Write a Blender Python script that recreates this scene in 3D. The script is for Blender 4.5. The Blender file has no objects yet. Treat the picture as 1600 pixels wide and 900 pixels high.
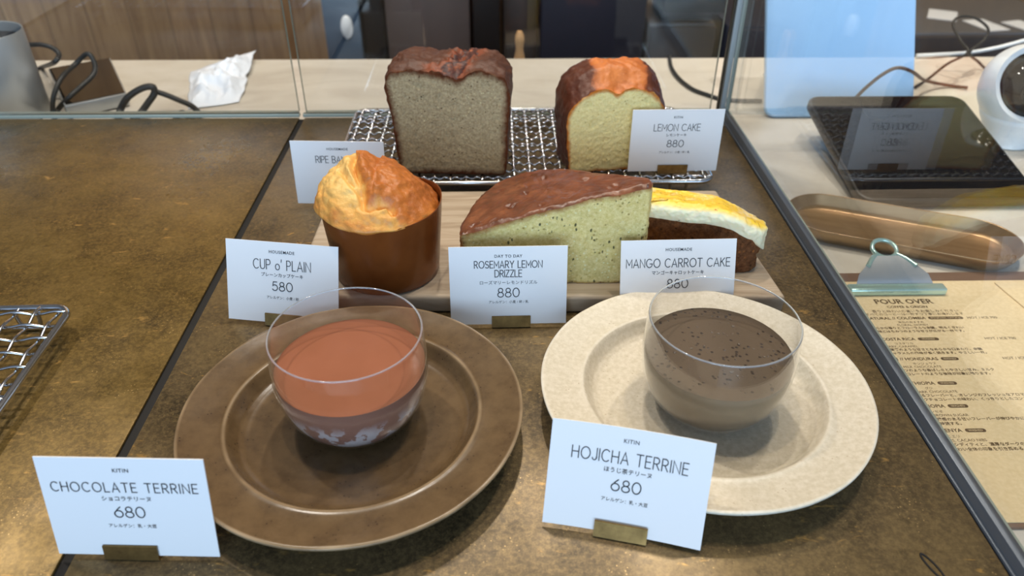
import bpy, bmesh, math, random
from mathutils import Vector, Matrix, noise
PI = math.pi
random.seed(7)
S = bpy.context.scene
COL = S.collection
H = .33                                    # eye height above the brass shelf
FPX, PITCH, YAW, ROLL = 1186.7, .60752, .02245, .00348

# ------------------------------------------------------------------ camera, world, lamps, exposure
F_ = Vector((math.sin(YAW)*math.cos(PITCH), math.cos(YAW)*math.cos(PITCH), -math.sin(PITCH)))
R_ = Vector((math.cos(YAW), -math.sin(YAW), 0))
U_ = R_.cross(F_)
R2 = R_*math.cos(ROLL) + U_*math.sin(ROLL)
U2 = U_*math.cos(ROLL) - R_*math.sin(ROLL)
EYE = Vector((0, 0, H))
cd = bpy.data.cameras.new('camera'); cam = bpy.data.objects.new('camera', cd); COL.objects.link(cam)
cam.matrix_world = Matrix(((R2.x, U2.x, -F_.x, 0), (R2.y, U2.y, -F_.y, 0), (R2.z, U2.z, -F_.z, H), (0, 0, 0, 1)))
cd.sensor_width = 36; cd.lens = FPX/1600*36; cd.clip_start = .01; cd.clip_end = 50
cd.dof.use_dof = True; cd.dof.focus_distance = .50; cd.dof.aperture_fstop = 9.0
S.camera = cam

def ray(u, v): return F_ + R2*((u-800)/FPX) - U2*((v-450)/FPX)
def G(u, v, z=0.):                         # point of the plane z seen at (u, v)
    d = ray(u, v); return EYE + d*((z-H)/d.z)
def GY(u, v, y):                           # point of the plane y seen at (u, v)
    d = ray(u, v); return EYE + d*(y/d.y)

S.view_settings.view_transform = 'Standard'; S.view_settings.look = 'None'
S.view_settings.exposure = 0.0; S.view_settings.gamma = 1.0
S.view_settings.use_curve_mapping = False
try:
    S.cycles.use_denoising = True; S.cycles.sample_clamp_indirect = 6.0
    S.cycles.max_bounces = 10; S.cycles.transparent_max_bounces = 24
    S.cycles.caustics_reflective = False; S.cycles.caustics_refractive = False
except Exception: pass

def lin(c):
    return tuple(((x/255)/12.92 if x/255 <= .04045 else ((x/255+.055)/1.055)**2.4) for x in c[:3])
def rgba(c): return (*lin(c), 1)

W = bpy.data.worlds.new('shop_daylight'); S.world = W; W.use_nodes = True
wn, wl = W.node_tree.nodes, W.node_tree.links
bg = wn['Background']
tc = wn.new('ShaderNodeTexCoord'); sp = wn.new('ShaderNodeSeparateXYZ'); wl.new(tc.outputs['Generated'], sp.inputs[0])
rp = wn.new('ShaderNodeValToRGB')          # daylight comes through the shop front behind the visitor (-y)
mr = wn.new('ShaderNodeMapRange'); mr.inputs[1].default_value = -1; mr.inputs[2].default_value = 1
wl.new(sp.outputs['Y'], mr.inputs[0]); wl.new(mr.outputs[0], rp.inputs[0])
e = rp.color_ramp.elements
e[0].position = .12; e[0].color = (.50, .68, 1.0, 1)
e[1].position = .62; e[1].color = (.12, .15, .19, 1)
wl.new(rp.outputs[0], bg.inputs[0]); bg.inputs[1].default_value = .80

def spot(name, loc, tgt, power, col, size, angle=95, blend=.6):
    l = bpy.data.lights.new(name, 'SPOT'); l.energy = power; l.color = col; l.shadow_soft_size = size
    l.spot_size = math.radians(angle); l.spot_blend = blend
    o = bpy.data.objects.new(name, l); COL.objects.link(o); o.location = loc
    o.rotation_euler = (Vector(tgt)-Vector(loc)).to_track_quat('-Z', 'Y').to_euler(); return o
WARM = (1.0, .86, .68); NEUTRAL = (1.0, .91, .80)
spot('ceiling_and_fill_spot', (-.12, .36, 1.55), (-.08, .42, 0), 17.5, WARM, .032)
spot('ceiling_and_fill_spot', (.30, .46, 1.55), (.22, .48, 0), 17.5, WARM, .032)
spot('ceiling_and_fill_spot', (-.55, .80, 1.55), (-.4, .80, 0), 31, NEUTRAL, .032)
spot('ceiling_and_fill_spot', (.62, .92, 1.55), (.5, .9, 0), 30, NEUTRAL, .032)
spot('ceiling_and_fill_spot', (.02, 1.05, 1.55), (.02, .95, 0), 33, NEUTRAL, .032)  # added fill lamp, brightens the counter behind the case
spot('ceiling_and_fill_spot', (-.9, 1.9, 1.6), (-.95, 2.7, -.1), 85, WARM, .06, 120)  # added fill lamp, warms and brightens the wood wall
spot('ceiling_and_fill_spot', (1.0, 1.55, 1.5), (1.15, 1.8, -.2), 70, WARM, .05)  # added fill lamp, lifts the white cards on the grey cabinet
al = bpy.data.lights.new('shop_window_daylight', 'AREA'); al.shape = 'RECTANGLE'; al.size = 5; al.size_y = 2.4
al.energy = 245; al.color = (.58, .79, 1.0)
ao = bpy.data.objects.new('shop_window_daylight', al); COL.objects.link(ao); ao.location = (-.4, -5.4, 1.0)
ao.rotation_euler = (Vector((0, .5, 0))-Vector(ao.location)).to_track_quat('-Z', 'Y').to_euler()

# ------------------------------------------------------------------ helpers
class MB:
    def __init__(s): s.v = []; s.f = []; s.m = []; s.a = {}
    def add(s, vs, fs, mi=0):
        o = len(s.v); s.v += [Vector(p) for p in vs]; s.f += [tuple(i+o for i in f) for f in fs]; s.m += [mi]*len(fs); return o
    def box(s, c, d, rot=None, mi=0):
        c = Vector(c); hx, hy, hz = d[0]/2, d[1]/2, d[2]/2
        vs = [Vector((x, y, z)) for z in (-hz, hz) for y in (-hy, hy) for x in (-hx, hx)]
        if rot is not None: vs = [rot @ p for p in vs]
        s.add([p+c for p in vs], [(0, 2, 3, 1), (4, 5, 7, 6), (0, 1, 5, 4), (2, 6, 7, 3), (0, 4, 6, 2), (1, 3, 7, 5)], mi); return s
    def tube(s, pts, r, n=8, closed=False, mi=0):
        pts = [Vector(p) for p in pts]; N = len(pts)
        rr = r if isinstance(r, (list, tuple)) else [r]*N
        up = None; vs = []
        for i, p in enumerate(pts):
            a = pts[(i-1) % N] if (closed or i > 0) else p
            b = pts[(i+1) % N] if (closed or i < N-1) else p
            t = (b-a).normalized()
            if up is None: up = Vector((0, 0, 1)) if abs(t.z) < .9 else Vector((1, 0, 0))
            u = (up - t*up.dot(t))
            if u.length < 1e-6: u = t.orthogonal()
            u.normalize(); w = t.cross(u); up = u
            for k in range(n):
                an = 2*PI*k/n; vs.append(p + (u*math.cos(an)+w*math.sin(an))*rr[i])
        fs = []
        for i in range(N if closed else N-1):
            j = (i+1) % N
            for k in range(n): fs.append((i*n+k, i*n+(k+1) % n, j*n+(k+1) % n, j*n+k))
        if not closed: fs += [tuple(range(n))[::-1], tuple((N-1)*n+k for k in range(n))]
        s.add(vs, fs, mi); return s
    def lathe(s, prof, n=64, mi=0, close=False, c=(0, 0, 0)):
        vs = []; fs = []; c = Vector(c)
        for r, z in prof:
            for k in range(n): vs.append(c+Vector((r*math.cos(2*PI*k/n), r*math.sin(2*PI*k/n), z)))
        P = len(prof)
        for i in range(P if close else P-1):
            j = (i+1) % P
            for k in range(n): fs.append((i*n+k, i*n+(k+1) % n, j*n+(k+1) % n, j*n+k))
        if not close:
            if prof[0][0] > 1e-5: fs.append(tuple(range(n))[::-1])
            if prof[-1][0] > 1e-5: fs.append(tuple((P-1)*n+k for k in range(n)))
        s.add(vs, fs, mi); return s
    def prism(s, poly, z0, z1, mi=0):
        n = len(poly)
        vs = [(x, y, z0) for x, y in poly]+[(x, y, z1) for x, y in poly]
        fs = [tuple(range(n))[::-1], tuple(range(n, 2*n))]+[(i, (i+1) % n, n+(i+1) % n, n+i) for i in range(n)]
        s.add(vs, fs, mi); return s
    def xf(s, M): s.v = [M @ p for p in s.v]; return s
    def build(s, name, mats, parent=None, bevel=0., segs=2, smooth=True, loc=None, rz=0., attr=None, angle=35):
        me = bpy.data.meshes.new(name); me.from_pydata([tuple(p) for p in s.v], [], s.f)
        mats = mats if isinstance(mats, (list, tuple)) else [mats]
        for m in mats: me.materials.append(m)
        me.polygons.foreach_set('material_index', s.m)
        if attr is not None:
            for k, vals in attr.items():
                at = me.attributes.new(k, 'FLOAT', 'POINT'); at.data.foreach_set('value', vals)
        bm = bmesh.new(); bm.from_mesh(me)
        bmesh.ops.remove_doubles(bm, verts=bm.verts, dist=1e-6)
        bmesh.ops.recalc_face_normals(bm, faces=bm.faces)
        if bevel > 0:
            es = [ed for ed in bm.edges if len(ed.link_faces) == 2 and ed.calc_face_angle(0) > math.radians(30)]
            bmesh.ops.bevel(bm, geom=es, offset=bevel, segments=segs, affect='EDGES', profile=.5)
        bm.to_mesh(me); bm.free()
        if smooth:
            me.polygons.foreach_set('use_smooth', [True]*len(me.polygons))
            me.set_sharp_from_angle(angle=math.radians(angle))
        o = bpy.data.objects.new(name, me); COL.objects.link(o)
        if parent is not None: o.parent = parent
        if loc is not None: o.location = loc
        o.rotation_euler[2] = rz
        return o

def tag(o, label, cat, group=None, kind=None):
    o['label'] = label; o['category'] = cat
    if group: o['group'] = group
    if kind: o['kind'] = kind
    return o
def thing(name, label, cat, loc=(0, 0, 0), rz=0., group=None):
    o = bpy.data.objects.new(name, None); COL.objects.link(o); o.empty_display_size = .02
    o.location = loc; o.rotation_euler[2] = rz
    return tag(o, label, cat, group)
def struct(o): o['kind'] = 'structure'; return o

def spline(pts, n=8):
    pts = [Vector(p) for p in pts]; out = []
    P = [pts[0]*2-pts[1]]+pts+[pts[-1]*2-pts[-2]]
    for i in range(1, len(P)-2):
        for k in range(n):
            t = k/n; a, b, c, d = P[i-1], P[i], P[i+1], P[i+2]
            out.append(.5*((2*b)+(c-a)*t+(2*a-5*b+4*c-d)*t*t+(3*b-a-3*c+d)*t**3))
    out.append(pts[-1]); return out
def resample(poly, n, closed=True):
    poly = [Vector(p) for p in poly]; L = poly+[poly[0]] if closed else poly
    seg = [(L[i+1]-L[i]).length for i in range(len(L)-1)]; T = sum(seg); out = []
    i = 0; acc = 0
    for k in range(n):
        d = T*k/(n if closed else n-1)
        while i < len(seg)-1 and acc+seg[i] < d: acc += seg[i]; i += 1
        out.append(L[i].lerp(L[i+1], min(1, (d-acc)/max(seg[i], 1e-9))))
    return out
def sstep(a, b, x):
    t = max(0, min(1, (x-a)/(b-a))); return t*t*(3-2*t)
def fbm(p, f, o=3): return noise.fractal(Vector(p)*f, 1.0, 2.0, o)

# ------------------------------------------------------------------ materials
def mat(name, base=(128, 128, 128), rough=.5, metal=0., spec=.5, **kw):
    m = bpy.data.materials.new(name); m.use_nodes = True
    b = m.node_tree.nodes['Principled BSDF']
    b.inputs['Base Color'].default_value = rgba(base); b.inputs['Roughness'].default_value = rough
    b.inputs['Metallic'].default_value = metal; b.inputs['Specular IOR Level'].default_value = spec
    for k, v in kw.items(): b.inputs[k.replace('_', ' ')].default_value = v
    return m
def nd(m, t, **ins):
    n = m.node_tree.nodes.new(t)
    for k, v in ins.items(): n.inputs[k].default_value = v
    return n
def lk(m, a, b): m.node_tree.links.new(a, b)
def bs(m): return m.node_tree.nodes['Principled BSDF']
def coord(m, scale=(1, 1, 1), out='Object', rot=(0, 0, 0)):
    t = nd(m, 'ShaderNodeTexCoord'); mp = nd(m, 'ShaderNodeMapping'); mp.inputs['Scale'].default_value = scale
    mp.inputs['Rotation'].default_value = rot
    lk(m, t.outputs[out], mp.inputs[0]); return mp.outputs[0]
def ntex(m, scale, detail=4, rough=.55, c=None, dist=0.):
    n = nd(m, 'ShaderNodeTexNoise', Scale=scale, Detail=detail, Roughness=rough, Distortion=dist)
    lk(m, c if c is not None else coord(m), n.inputs['Vector']); return n.outputs['Fac']
def ramp(m, fac, stops):
    r = nd(m, 'ShaderNodeValToRGB'); el = r.color_ramp.elements
    for i, (p, c) in enumerate(stops):
        q = el[i] if i < 2 else el.new(p)
        q.position = p; q.color = rgba(c) if max(c) > 1.0001 else (*c, 1)
    lk(m, fac, r.inputs[0]); return r.outputs[0]
def mask(m, fac, a, b):
    r = nd(m, 'ShaderNodeMapRange'); r.inputs[1].default_value = a; r.inputs[2].default_value = b
    lk(m, fac, r.inputs[0]); return r.outputs[0]
def mix(m, fac, a, b):
    x = nd(m, 'ShaderNodeMix'); x.data_type = 'RGBA'
    if isinstance(fac, float): x.inputs[0].default_value = fac
    else: lk(m, fac, x.inputs[0])
    for s, v in ((6, a), (7, b)):
        if isinstance(v, tuple): x.inputs[s].default_value = rgba(v)
        else: lk(m, v, x.inputs[s])
    return x.outputs[2]
def mul(m, a, b):
    x = nd(m, 'ShaderNodeMath'); x.operation = 'MULTIPLY'; lk(m, a, x.inputs[0])
    if isinstance(b, float): x.inputs[1].default_value = b
    else: lk(m, b, x.inputs[1])
    return x.outputs[0]
def color(m, c): lk(m, c, bs(m).inputs['Base Color'])
def bump(m, h, strength=.3, dist=.001):
    b = nd(m, 'ShaderNodeBump', Strength=strength, Distance=dist); lk(m, h, b.inputs['Height']); lk(m, b.outputs[0], bs(m).inputs['Normal'])
def attr(m, name):
    a = nd(m, 'ShaderNodeAttribute'); a.attribute_name = name; return a.outputs['Fac']
def voro(m, scale, c=None, rnd=1.):
    v = nd(m, 'ShaderNodeTexVoronoi', Scale=scale, Randomness=rnd); lk(m, c if c is not None else coord(m), v.inputs['Vector']); return v.outputs['Distance']

def brass_sheet(name, a, b, c, rough):
    m = mat(name, a, rough, .30, .3)
    base = ramp(m, ntex(m, 11, 8, .72), [(.36, tuple(int(x*.86) for x in b)), (.5, a), (.64, c)])
    fine = ntex(m, 420, 5, .7)
    col = mix(m, mul(m, mask(m, fine, .42, .68), .50), base, tuple(min(255, int(x*1.32)) for x in c))
    col = mix(m, mul(m, mask(m, ntex(m, 130, 5, .7), .55, .72), .55), col, tuple(int(x*.72) for x in b))
    streak = ntex(m, 34, 4, .6, coord(m, (1, 3.5, 1), rot=(0, 0, .7)), 1.0)
    col = mix(m, mul(m, mask(m, streak, .62, .70), mask(m, ntex(m, 190, 4), .45, .6)), col, (176, 138, 76))
    spk = mul(m, mask(m, voro(m, 420), .20, .08), mask(m, ntex(m, 38, 4), .53, .64))
    col = mix(m, mul(m, spk, .8), col, (204, 170, 112))
    color(m, col)
    lk(m, ramp(m, ntex(m, 14, 5), [(.3, (rough-.1,)*3), (.7, (rough+.12,)*3)]), bs(m).inputs['Roughness'])
    bump(m, fine, .10, .0004); return m
M = {}
M['brass_l'] = brass_sheet('patinated_brass', (97, 78, 40), (77, 61, 30), (116, 95, 53), .31)
M['brass_m'] = brass_sheet('dark_patinated_brass', (93, 78, 54), (74, 62, 44), (112, 94, 63), .34)
M['holder'] = mat('brushed_bronze', (122, 98, 58), .38, .9)
color(M['holder'], ramp(M['holder'], ntex(M['holder'], 120, 4), [(.3, (98, 78, 46)), (.7, (140, 114, 70))]))
M['steel_dark'] = mat('gunmetal_frame', (92, 100, 110), .34, .25)
M['seam'] = mat('grey_corner_profile', (178, 186, 188), .4, 0.)
M['bronze_dk'] = mat('dark_bronze_strip', (58, 50, 36), .5)
M['black_gap'] = mat('black_slot', (10, 9, 8), .7)
M['card'] = mat('white_card_stock', (236, 238, 240), .6); bump(M['card'], ntex(M['card'], 500, 3), .05, .0003)
M['ink'] = mat('printed_ink', (28, 30, 38), .6)
M['ink_brown'] = mat('brown_print', (92, 70, 44), .7)
M['chrome'] = mat('stainless_wire', (205, 206, 208), .16, 1.)
M['steel'] = mat('brushed_steel', (176, 180, 182), .34, .55)
M['black'] = mat('black_plastic', (16, 17, 19), .4)
M['black_gloss'] = mat('black_glossy_screen', (10, 11, 15), .06, 0., .3)
M['cable'] = mat('black_cable_rubber', (26, 30, 32), .5)
M['cable_brown'] = mat('brown_cable', (70, 48, 38), .5)
M['white_pl'] = mat('white_plastic', (232, 236, 238), .28)
M['blue_pl'] = mat('pale_blue_case', (160, 206, 252), .35)
M['kraft'] = mat('kraft_paper', (232, 208, 162), .8)
color(M['kraft'], ramp(M['kraft'], ntex(M['kraft'], 300, 4), [(.3, (226, 202, 156)), (.7, (238, 216, 174))]))
M['clipboard'] = mat('brown_hardboard', (112, 84, 68), .6)
M['clip'] = mat('sky_tinted_clip', (186, 222, 214), .16, .6)  # mint tint is the sky's reflection put into the base colour
M['tray'] = mat('satin_brass_tray', (158, 124, 84), .30, .6)
color(M['tray'], ramp(M['tray'], ntex(M['tray'], 14, 3, .5, coord(M['tray'], (1, 10, 1))), [(.3, (148, 118, 84)), (.7, (170, 140, 104))]))
M['napkin'] = mat('thin_white_plastic', (232, 240, 252), .3); 
M['grey_dk'] = mat('dark_grey_laminate', (48, 49, 54), .45)
M['grey_mid'] = mat('grey_steel_counter', (120, 120, 122), .35, .5)
M['navy'] = mat('dark_navy_laminate', (26, 32, 48), .5)
M['slate'] = mat('slate_blue_door', (62, 82, 104), .45)
M['brown_blk'] = mat('brown_black_laminate', (44, 36, 32), .5)
M['mauve'] = mat('grey_brown_panel', (84, 74, 72), .5)
M['tan'] = mat('tan_lamp_glint', (190, 150, 104), .5)  # tone of a lamp reflection, given to a solid shape
M['floor'] = mat('grey_floor', (70, 68, 66), .6); color(M['floor'], ramp(M['floor'], ntex(M['floor'], 5, 4), [(.3, (60, 58, 56)), (.7, (82, 80, 78))]))
M['ceil'] = mat('white_ceiling', (200, 196, 188), .9); color(M['ceil'], ramp(M['ceil'], ntex(M['ceil'], 5, 4), [(.3, (194, 190, 182)), (.7, (206, 202, 194))]))

m = mat('pale_limestone_counter', (214, 203, 188), .42)
vein = ntex(m, 5, 7, .6, coord(m, (1, 2.2, 1), rot=(0, 0, .3)), 1.5)
color(m, mix(m, mask(m, voro(m, 70), .10, .03), ramp(m, vein, [(.3, (196, 188, 176)), (.5, (212, 206, 194)), (.7, (222, 217, 208))]), (184, 172, 158))); M['counter'] = m
m = mat('oak_board', (196, 176, 150), .55)
g = ntex(m, 9, 5, .6, coord(m, (1, 9, 3)), 1.6)
color(m, ramp(m, g, [(.28, (142, 122, 100)), (.45, (172, 154, 131)), (.6, (186, 170, 148)), (.75, (160, 140, 116))])); bump(m, g, .1, .0004); M['board'] = m
m = mat('oak_planks', (150, 118, 84), .5)
g = ntex(m, 3.2, 6, .6, coord(m, (7, 1, .7)), 1.2)
wv = nd(m, 'ShaderNodeTexWave', Scale=1.9, Distortion=0., Detail=0.); lk(m, coord(m), wv.inputs['Vector'])
brk = nd(m, 'ShaderNodeTexBrick'); brk.inputs['Scale'].default_value = 1; brk.inputs['Brick Width'].default_value = 1.6; brk.inputs['Row Height'].default_value = .14
brk.inputs['Mortar Size'].default_value = .0018; brk.inputs['Color1'].default_value = (.75, .75, .75, 1); brk.inputs['Color2'].default_value = (1.1, 1.1, 1.1, 1); brk.inputs['Mortar'].default_value = (.45, .45, .45, 1)
tcn = nd(m, 'ShaderNodeTexCoord'); sx = nd(m, 'ShaderNodeSeparateXYZ'); cx = nd(m, 'ShaderNodeCombineXYZ')
lk(m, tcn.outputs['Object'], sx.inputs[0]); lk(m, sx.outputs['Z'], cx.inputs['X']); lk(m, sx.outputs['X'], cx.inputs['Y']); lk(m, cx.outputs[0], brk.inputs['Vector'])
x = nd(m, 'ShaderNodeMix'); x.data_type = 'RGBA'; x.blend_type = 'MULTIPLY'; x.inputs[0].default_value = 1
lk(m, ramp(m, g, [(.3, (138, 100, 62)), (.5, (166, 126, 82)), (.7, (186, 146, 98))]), x.inputs[6]); lk(m, brk.outputs['Color'], x.inputs[7]); color(m, x.outputs[2]); M['wood_wall'] = m

def stoneware(name, a, b, speck, edge, rough, sc):
    m = mat(name, a, rough, 0., .5)
    col = mix(m, mask(m, ntex(m, sc, 6, .65), .38, .66), a, b)
    col = mix(m, mul(m, mask(m, voro(m, 330), .20, .08), mask(m, ntex(m, 70, 2), .52, .6)), col, speck)
    col = mix(m, mul(m, attr(m, 'edge'), .8), col, edge)
    color(m, col); bump(m, ntex(m, 260, 3), .12, .0004); return m
M['plate_brown'] = stoneware('brown_stoneware', (106, 85, 58), (88, 69, 46), (54, 40, 27), (188, 164, 130), .26, 70)
M['plate_cream'] = stoneware('cream_stoneware', (205, 195, 172), (222, 213, 194), (186, 170, 142), (232, 226, 210), .42, 330)

def clear_glass(name, tint, rough=.0):     # thin walled clear glass: mirror part by the Fresnel law, the rest passes straight through
    m = bpy.data.materials.new(name); m.use_nodes = True; n = m.node_tree.nodes; n.remove(n['Principled BSDF'])
    out = [q for q in n if q.type == 'OUTPUT_MATERIAL'][0]
    tr = nd(m, 'ShaderNodeBsdfTransparent'); tr.inputs[0].default_value = (*tint, 1)
    gl = nd(m, 'ShaderNodeBsdfGlossy'); gl.inputs['Roughness'].default_value = rough; gl.inputs['Color'].default_value = (1, 1, 1, 1)
    ge = nd(m, 'ShaderNodeNewGeometry'); ior = nd(m, 'ShaderNodeMapRange'); ior.inputs[3].default_value = 1.5; ior.inputs[4].default_value = 1/1.5
    lk(m, ge.outputs['Backfacing'], ior.inputs[0])
    fr = nd(m, 'ShaderNodeFresnel'); lk(m, ior.outputs[0], fr.inputs['IOR'])
    ms = nd(m, 'ShaderNodeMixShader'); lk(m, fr.outputs[0], ms.inputs[0]); lk(m, tr.outputs[0], ms.inputs[1]); lk(m, gl.outputs[0], ms.inputs[2])
    lk(m, ms.outputs[0], out.inputs[0]); return m
M['pane'] = clear_glass('clear_pane_glass', (.975, .985, .98))
M['tumbler'] = clear_glass('clear_tumbler_glass', (.965, .97, .975))
M['rim'] = mat('polished_glass_rim', (215, 228, 240), .04, 0., 1., Transmission_Weight=.75)
M['pane_edge'] = mat('green_glass_edge', (158, 168, 158), .25)

def crumb(name, a, b, hole, sc, edgecol, fleck=None, herb=None):
    m = mat(name, a, .8, 0., .2); bs(m).inputs['Subsurface Weight'].default_value = .12; bs(m).inputs['Subsurface Radius'].default_value = (.006, .004, .002); bs(m).inputs['Subsurface Scale'].default_value = 1.
    n1 = ntex(m, sc, 6, .75); n2 = ntex(m, sc*2.5, 3, .6)
    col = mix(m, mask(m, n1, .36, .64), b, a)
    if fleck: col = mix(m, mul(m, mask(m, voro(m, sc*.7), .28, .14), mask(m, ntex(m, 36, 4), .50, .60)), col, fleck)
    hol = mul(m, mask(m, voro(m, sc*.62), .26, .12), mask(m, ntex(m, sc*.25, 3), .5, .58))
    col = mix(m, mul(m, hol, .85), col, hole)
    if herb:
        c2 = coord(m, (1, 1, .55), rot=(.3, .6, .2))
        hb = mul(m, mask(m, voro(m, 250, c2), .26, .16), mask(m, ntex(m, 80, 2), .54, .57)); col = mix(m, mul(m, hb, .9), col, herb)
    ed = nd(m, 'ShaderNodeMath'); ed.operation = 'MULTIPLY_ADD'; lk(m, ntex(m, 160, 3), ed.inputs[0]); ed.inputs[1].default_value = .8; ed.inputs[2].default_value = -.4
    e2 = nd(m, 'ShaderNodeMath'); e2.operation = 'ADD'; lk(m, ed.outputs[0], e2.inputs[0]); lk(m, attr(m, 'edge'), e2.inputs[1])
    col = mix(m, mul(m, mask(m, e2.outputs[0], .12, .85), mask(m, attr(m, 'edge'), .01, .2)), col, edgecol)
    color(m, col)
    sb = nd(m, 'ShaderNodeMath'); sb.operation = 'SUBTRACT'; lk(m, n1, sb.inputs[0]); lk(m, hol, sb.inputs[1])
    bump(m, sb.outputs[0], .8, .0009); return m
def baked(name, stops, sc, rough, spec=.4, bumpd=.0012):
    m = mat(name, stops[0][1], rough, 0., spec)
    n1 = ntex(m, sc, 5, .65); ad = nd(m, 'ShaderNodeMath'); ad.operation = 'ADD'
    mm = nd(m, 'ShaderNodeMath'); mm.operation = 'MULTIPLY_ADD'; lk(m, n1, mm.inputs[0]); mm.inputs[1].default_value = .5; mm.inputs[2].default_value = -.25
    lk(m, attr(m, 'bake'), ad.inputs[0]); lk(m, mm.outputs[0], ad.inputs[1])
    color(m, ramp(m, ad.outputs[0], stops)); bump(m, n1, .7, bumpd); return m
M['ban_crumb'] = crumb('banana_crumb', (192, 172, 134), (150, 128, 94), (84, 64, 44), 480, (88, 44, 18), (214, 196, 150))
M['lem_crumb'] = crumb('lemon_crumb', (248, 232, 170), (230, 208, 138), (198, 172, 100), 520, (190, 110, 36))
M['rose_crumb'] = crumb('rosemary_crumb', (242, 225, 162), (214, 194, 118), (168, 146, 78), 420, (150, 92, 44), (240, 234, 186), (70, 72, 46))
M['car_crumb'] = crumb('carrot_crumb', (132, 86, 52), (84, 50, 28), (38, 20, 12), 300, (90, 50, 28), (170, 104, 50))
M['ban_crust'] = baked('banana_crust', [(.0, (58, 32, 20)), (.4, (92, 54, 35)), (.60, (128, 64, 34)), (.70, (52, 28, 26)), (.82, (84, 46, 36)), (1., (180, 94, 40))], 190, .5)
M['lem_crust'] = baked('lemon_crust', [(.0, (70, 34, 19)), (.45, (94, 46, 25)), (.62, (170, 92, 42)), (1., (212, 126, 62))], 190, .42)
M['muffin'] = baked('muffin_crust', [(.0, (232, 190, 112)), (.35, (224, 164, 82)), (.62, (194, 114, 46)), (1., (146, 78, 32))], 160, .42, .45, .0016)
m = mat('brown_baking_paper', (112, 58, 22), .26, 0., .5); color(m, ramp(m, ntex(m, 35, 4), [(.3, (100, 50, 18)), (.7, (126, 68, 28))])); M['paper_cup'] = m
m = mat('brown_cake_glaze', (128, 70, 40), .32, 0., .5); n1 = ntex(m, 80, 6, .65)
color(m, ramp(m, n1, [(.3, (88, 48, 28)), (.52, (116, 66, 40)), (.72, (146, 88, 54))])); bump(m, ntex(m, 150, 4), .35, .001); M['glaze'] = m
m = mat('mango_icing', (250, 236, 190), .4, 0., .5, Subsurface_Weight=.2)
n1 = ntex(m, 40, 4, .6); top = attr(m, 'top')
col = mix(m, mul(m, top, mask(m, n1, .26, .48)), (255, 242, 204), (250, 204, 64))
col = mix(m, mul(m, top, mask(m, ntex(m, 110, 3), .68, .74)), col, (190, 110, 30))
color(m, col); bump(m, ntex(m, 120, 4), .4, .0012); M['icing'] = m
m = mat('chocolate_cream', (164, 104, 78), .14, 0., .5); color(m, ramp(m, ntex(m, 30, 3), [(.3, (150, 94, 68)), (.7, (159, 101, 75))])); M['choc_top'] = m
m = mat('chocolate_cream_side', (150, 104, 88), .45)
sm = mul(m, mask(m, ntex(m, 105, 6, .6, coord(m, (1, 1, .8))), .49, .515), attr(m, 'low'))
color(m, mix(m, mul(m, sm, .8), (140, 98, 82), (200, 190, 188))); M['choc_side'] = m
m = mat('hojicha_cream', (122, 104, 84), .4, 0., .4)
n2 = voro(m, 260); pits = mul(m, mask(m, voro(m, 300), .30, .20), mask(m, ntex(m, 60, 3), .45, .52))
spk = mask(m, ntex(m, 600, 2), .62, .7)
color(m, mix(m, mul(m, pits, .85), mix(m, mul(m, spk, .4), (92, 77, 60), (60, 48, 37)), (40, 28, 20))); 
inv = nd(m, 'ShaderNodeMath'); inv.operation = 'SUBTRACT'; inv.inputs[0].default_value = 1.; lk(m, pits, inv.inputs[1]); bump(m, inv.outputs[0], .5, .001); M['hoj_top'] = m
m = mat('hojicha_cream_side', (134, 114, 90), .5); color(m, mix(m, mul(m, mask(m, ntex(m, 600, 2), .62, .7), .4), (114, 97, 75), (76, 62, 47))); M['hoj_side'] = m

# ------------------------------------------------------------------ room shell
CZ = -.045                                  # counter top lies lower than the brass shelf
struct(MB().box((0, 1.5, -.96), (6, 6, .02)).build('floor', M['floor']))
struct(MB().box((0, 1.2, 1.76), (6, 6, .02)).build('ceiling', M['ceil']))
struct(MB().box((0, 2.72, .4), (6, .04, 2.72)).build('wall_back', M['wood_wall']))

# ------------------------------------------------------------------ counter and display case
c = thing('service_counter', 'long pale stone counter under the glass case', 'counter', (0, 0, CZ))
MB().box((.1, .648, -.015), (2.9, 1.014, .03)).build('countertop', M['counter'], c, bevel=.002)
MB().box((.1, .64, -.47), (2.8, .96, .88)).build('counter_base', M['wood_wall'], c)

XL, XR, YB = -.2173, .2539, .8165
case = thing('display_case', 'glass pastry case with dark metal right rail and clear panes', 'display case', (0, 0, 0))
MB().box((-.233, .462, -.0235), (.967, .702, .043)).build('base', M['black_gap'], case)
p = MB().box((XR+.0035, .4615, -.018), (.0075, .712, .054)); p.build('side_rail', M['steel_dark'], case, bevel=.0022)
MB().box((XR-.0012, .4615, .0002), (.0016, .702, .0028)).build('inner_lip', M['steel_dark'], case, bevel=.0005)
def pane(name, c, d, axis):
    b = MB(); b.box(c, d)
    for i, f in enumerate(b.f):
        n = (b.v[f[1]]-b.v[f[0]]).cross(b.v[f[2]]-b.v[f[1]]).normalized()
        b.m[i] = 0 if abs(n[axis]) > .9 else 1
    return b.build(name, [M['pane'], M['pane_edge']], case, smooth=False)
pane('glass_pane', (-.4695, YB, .2165), (.498, .006, .421), 1)
pane('glass_pane', (.0145, YB, .2165), (.4545, .006, .421), 1)
pane('glass_pane', (XR+.0042, .461, .218), (.0045, .690, .418), 0)
MB().box((XR+.0005, .8140, .2145), (.0060, .0070, .425)).build('corner_profile', M['seam'], case, bevel=.0012)
MB().box((XR-.0045, .8145, .2145), (.0024, .005, .425)).build('corner_strip', M['bronze_dk'], case, bevel=.0006)
MB().box((.0165, YB-.0005, .0022), (.4665, .0065, .0040)).build('back_channel', M['pane_edge'], case, bevel=.0008)
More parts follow.
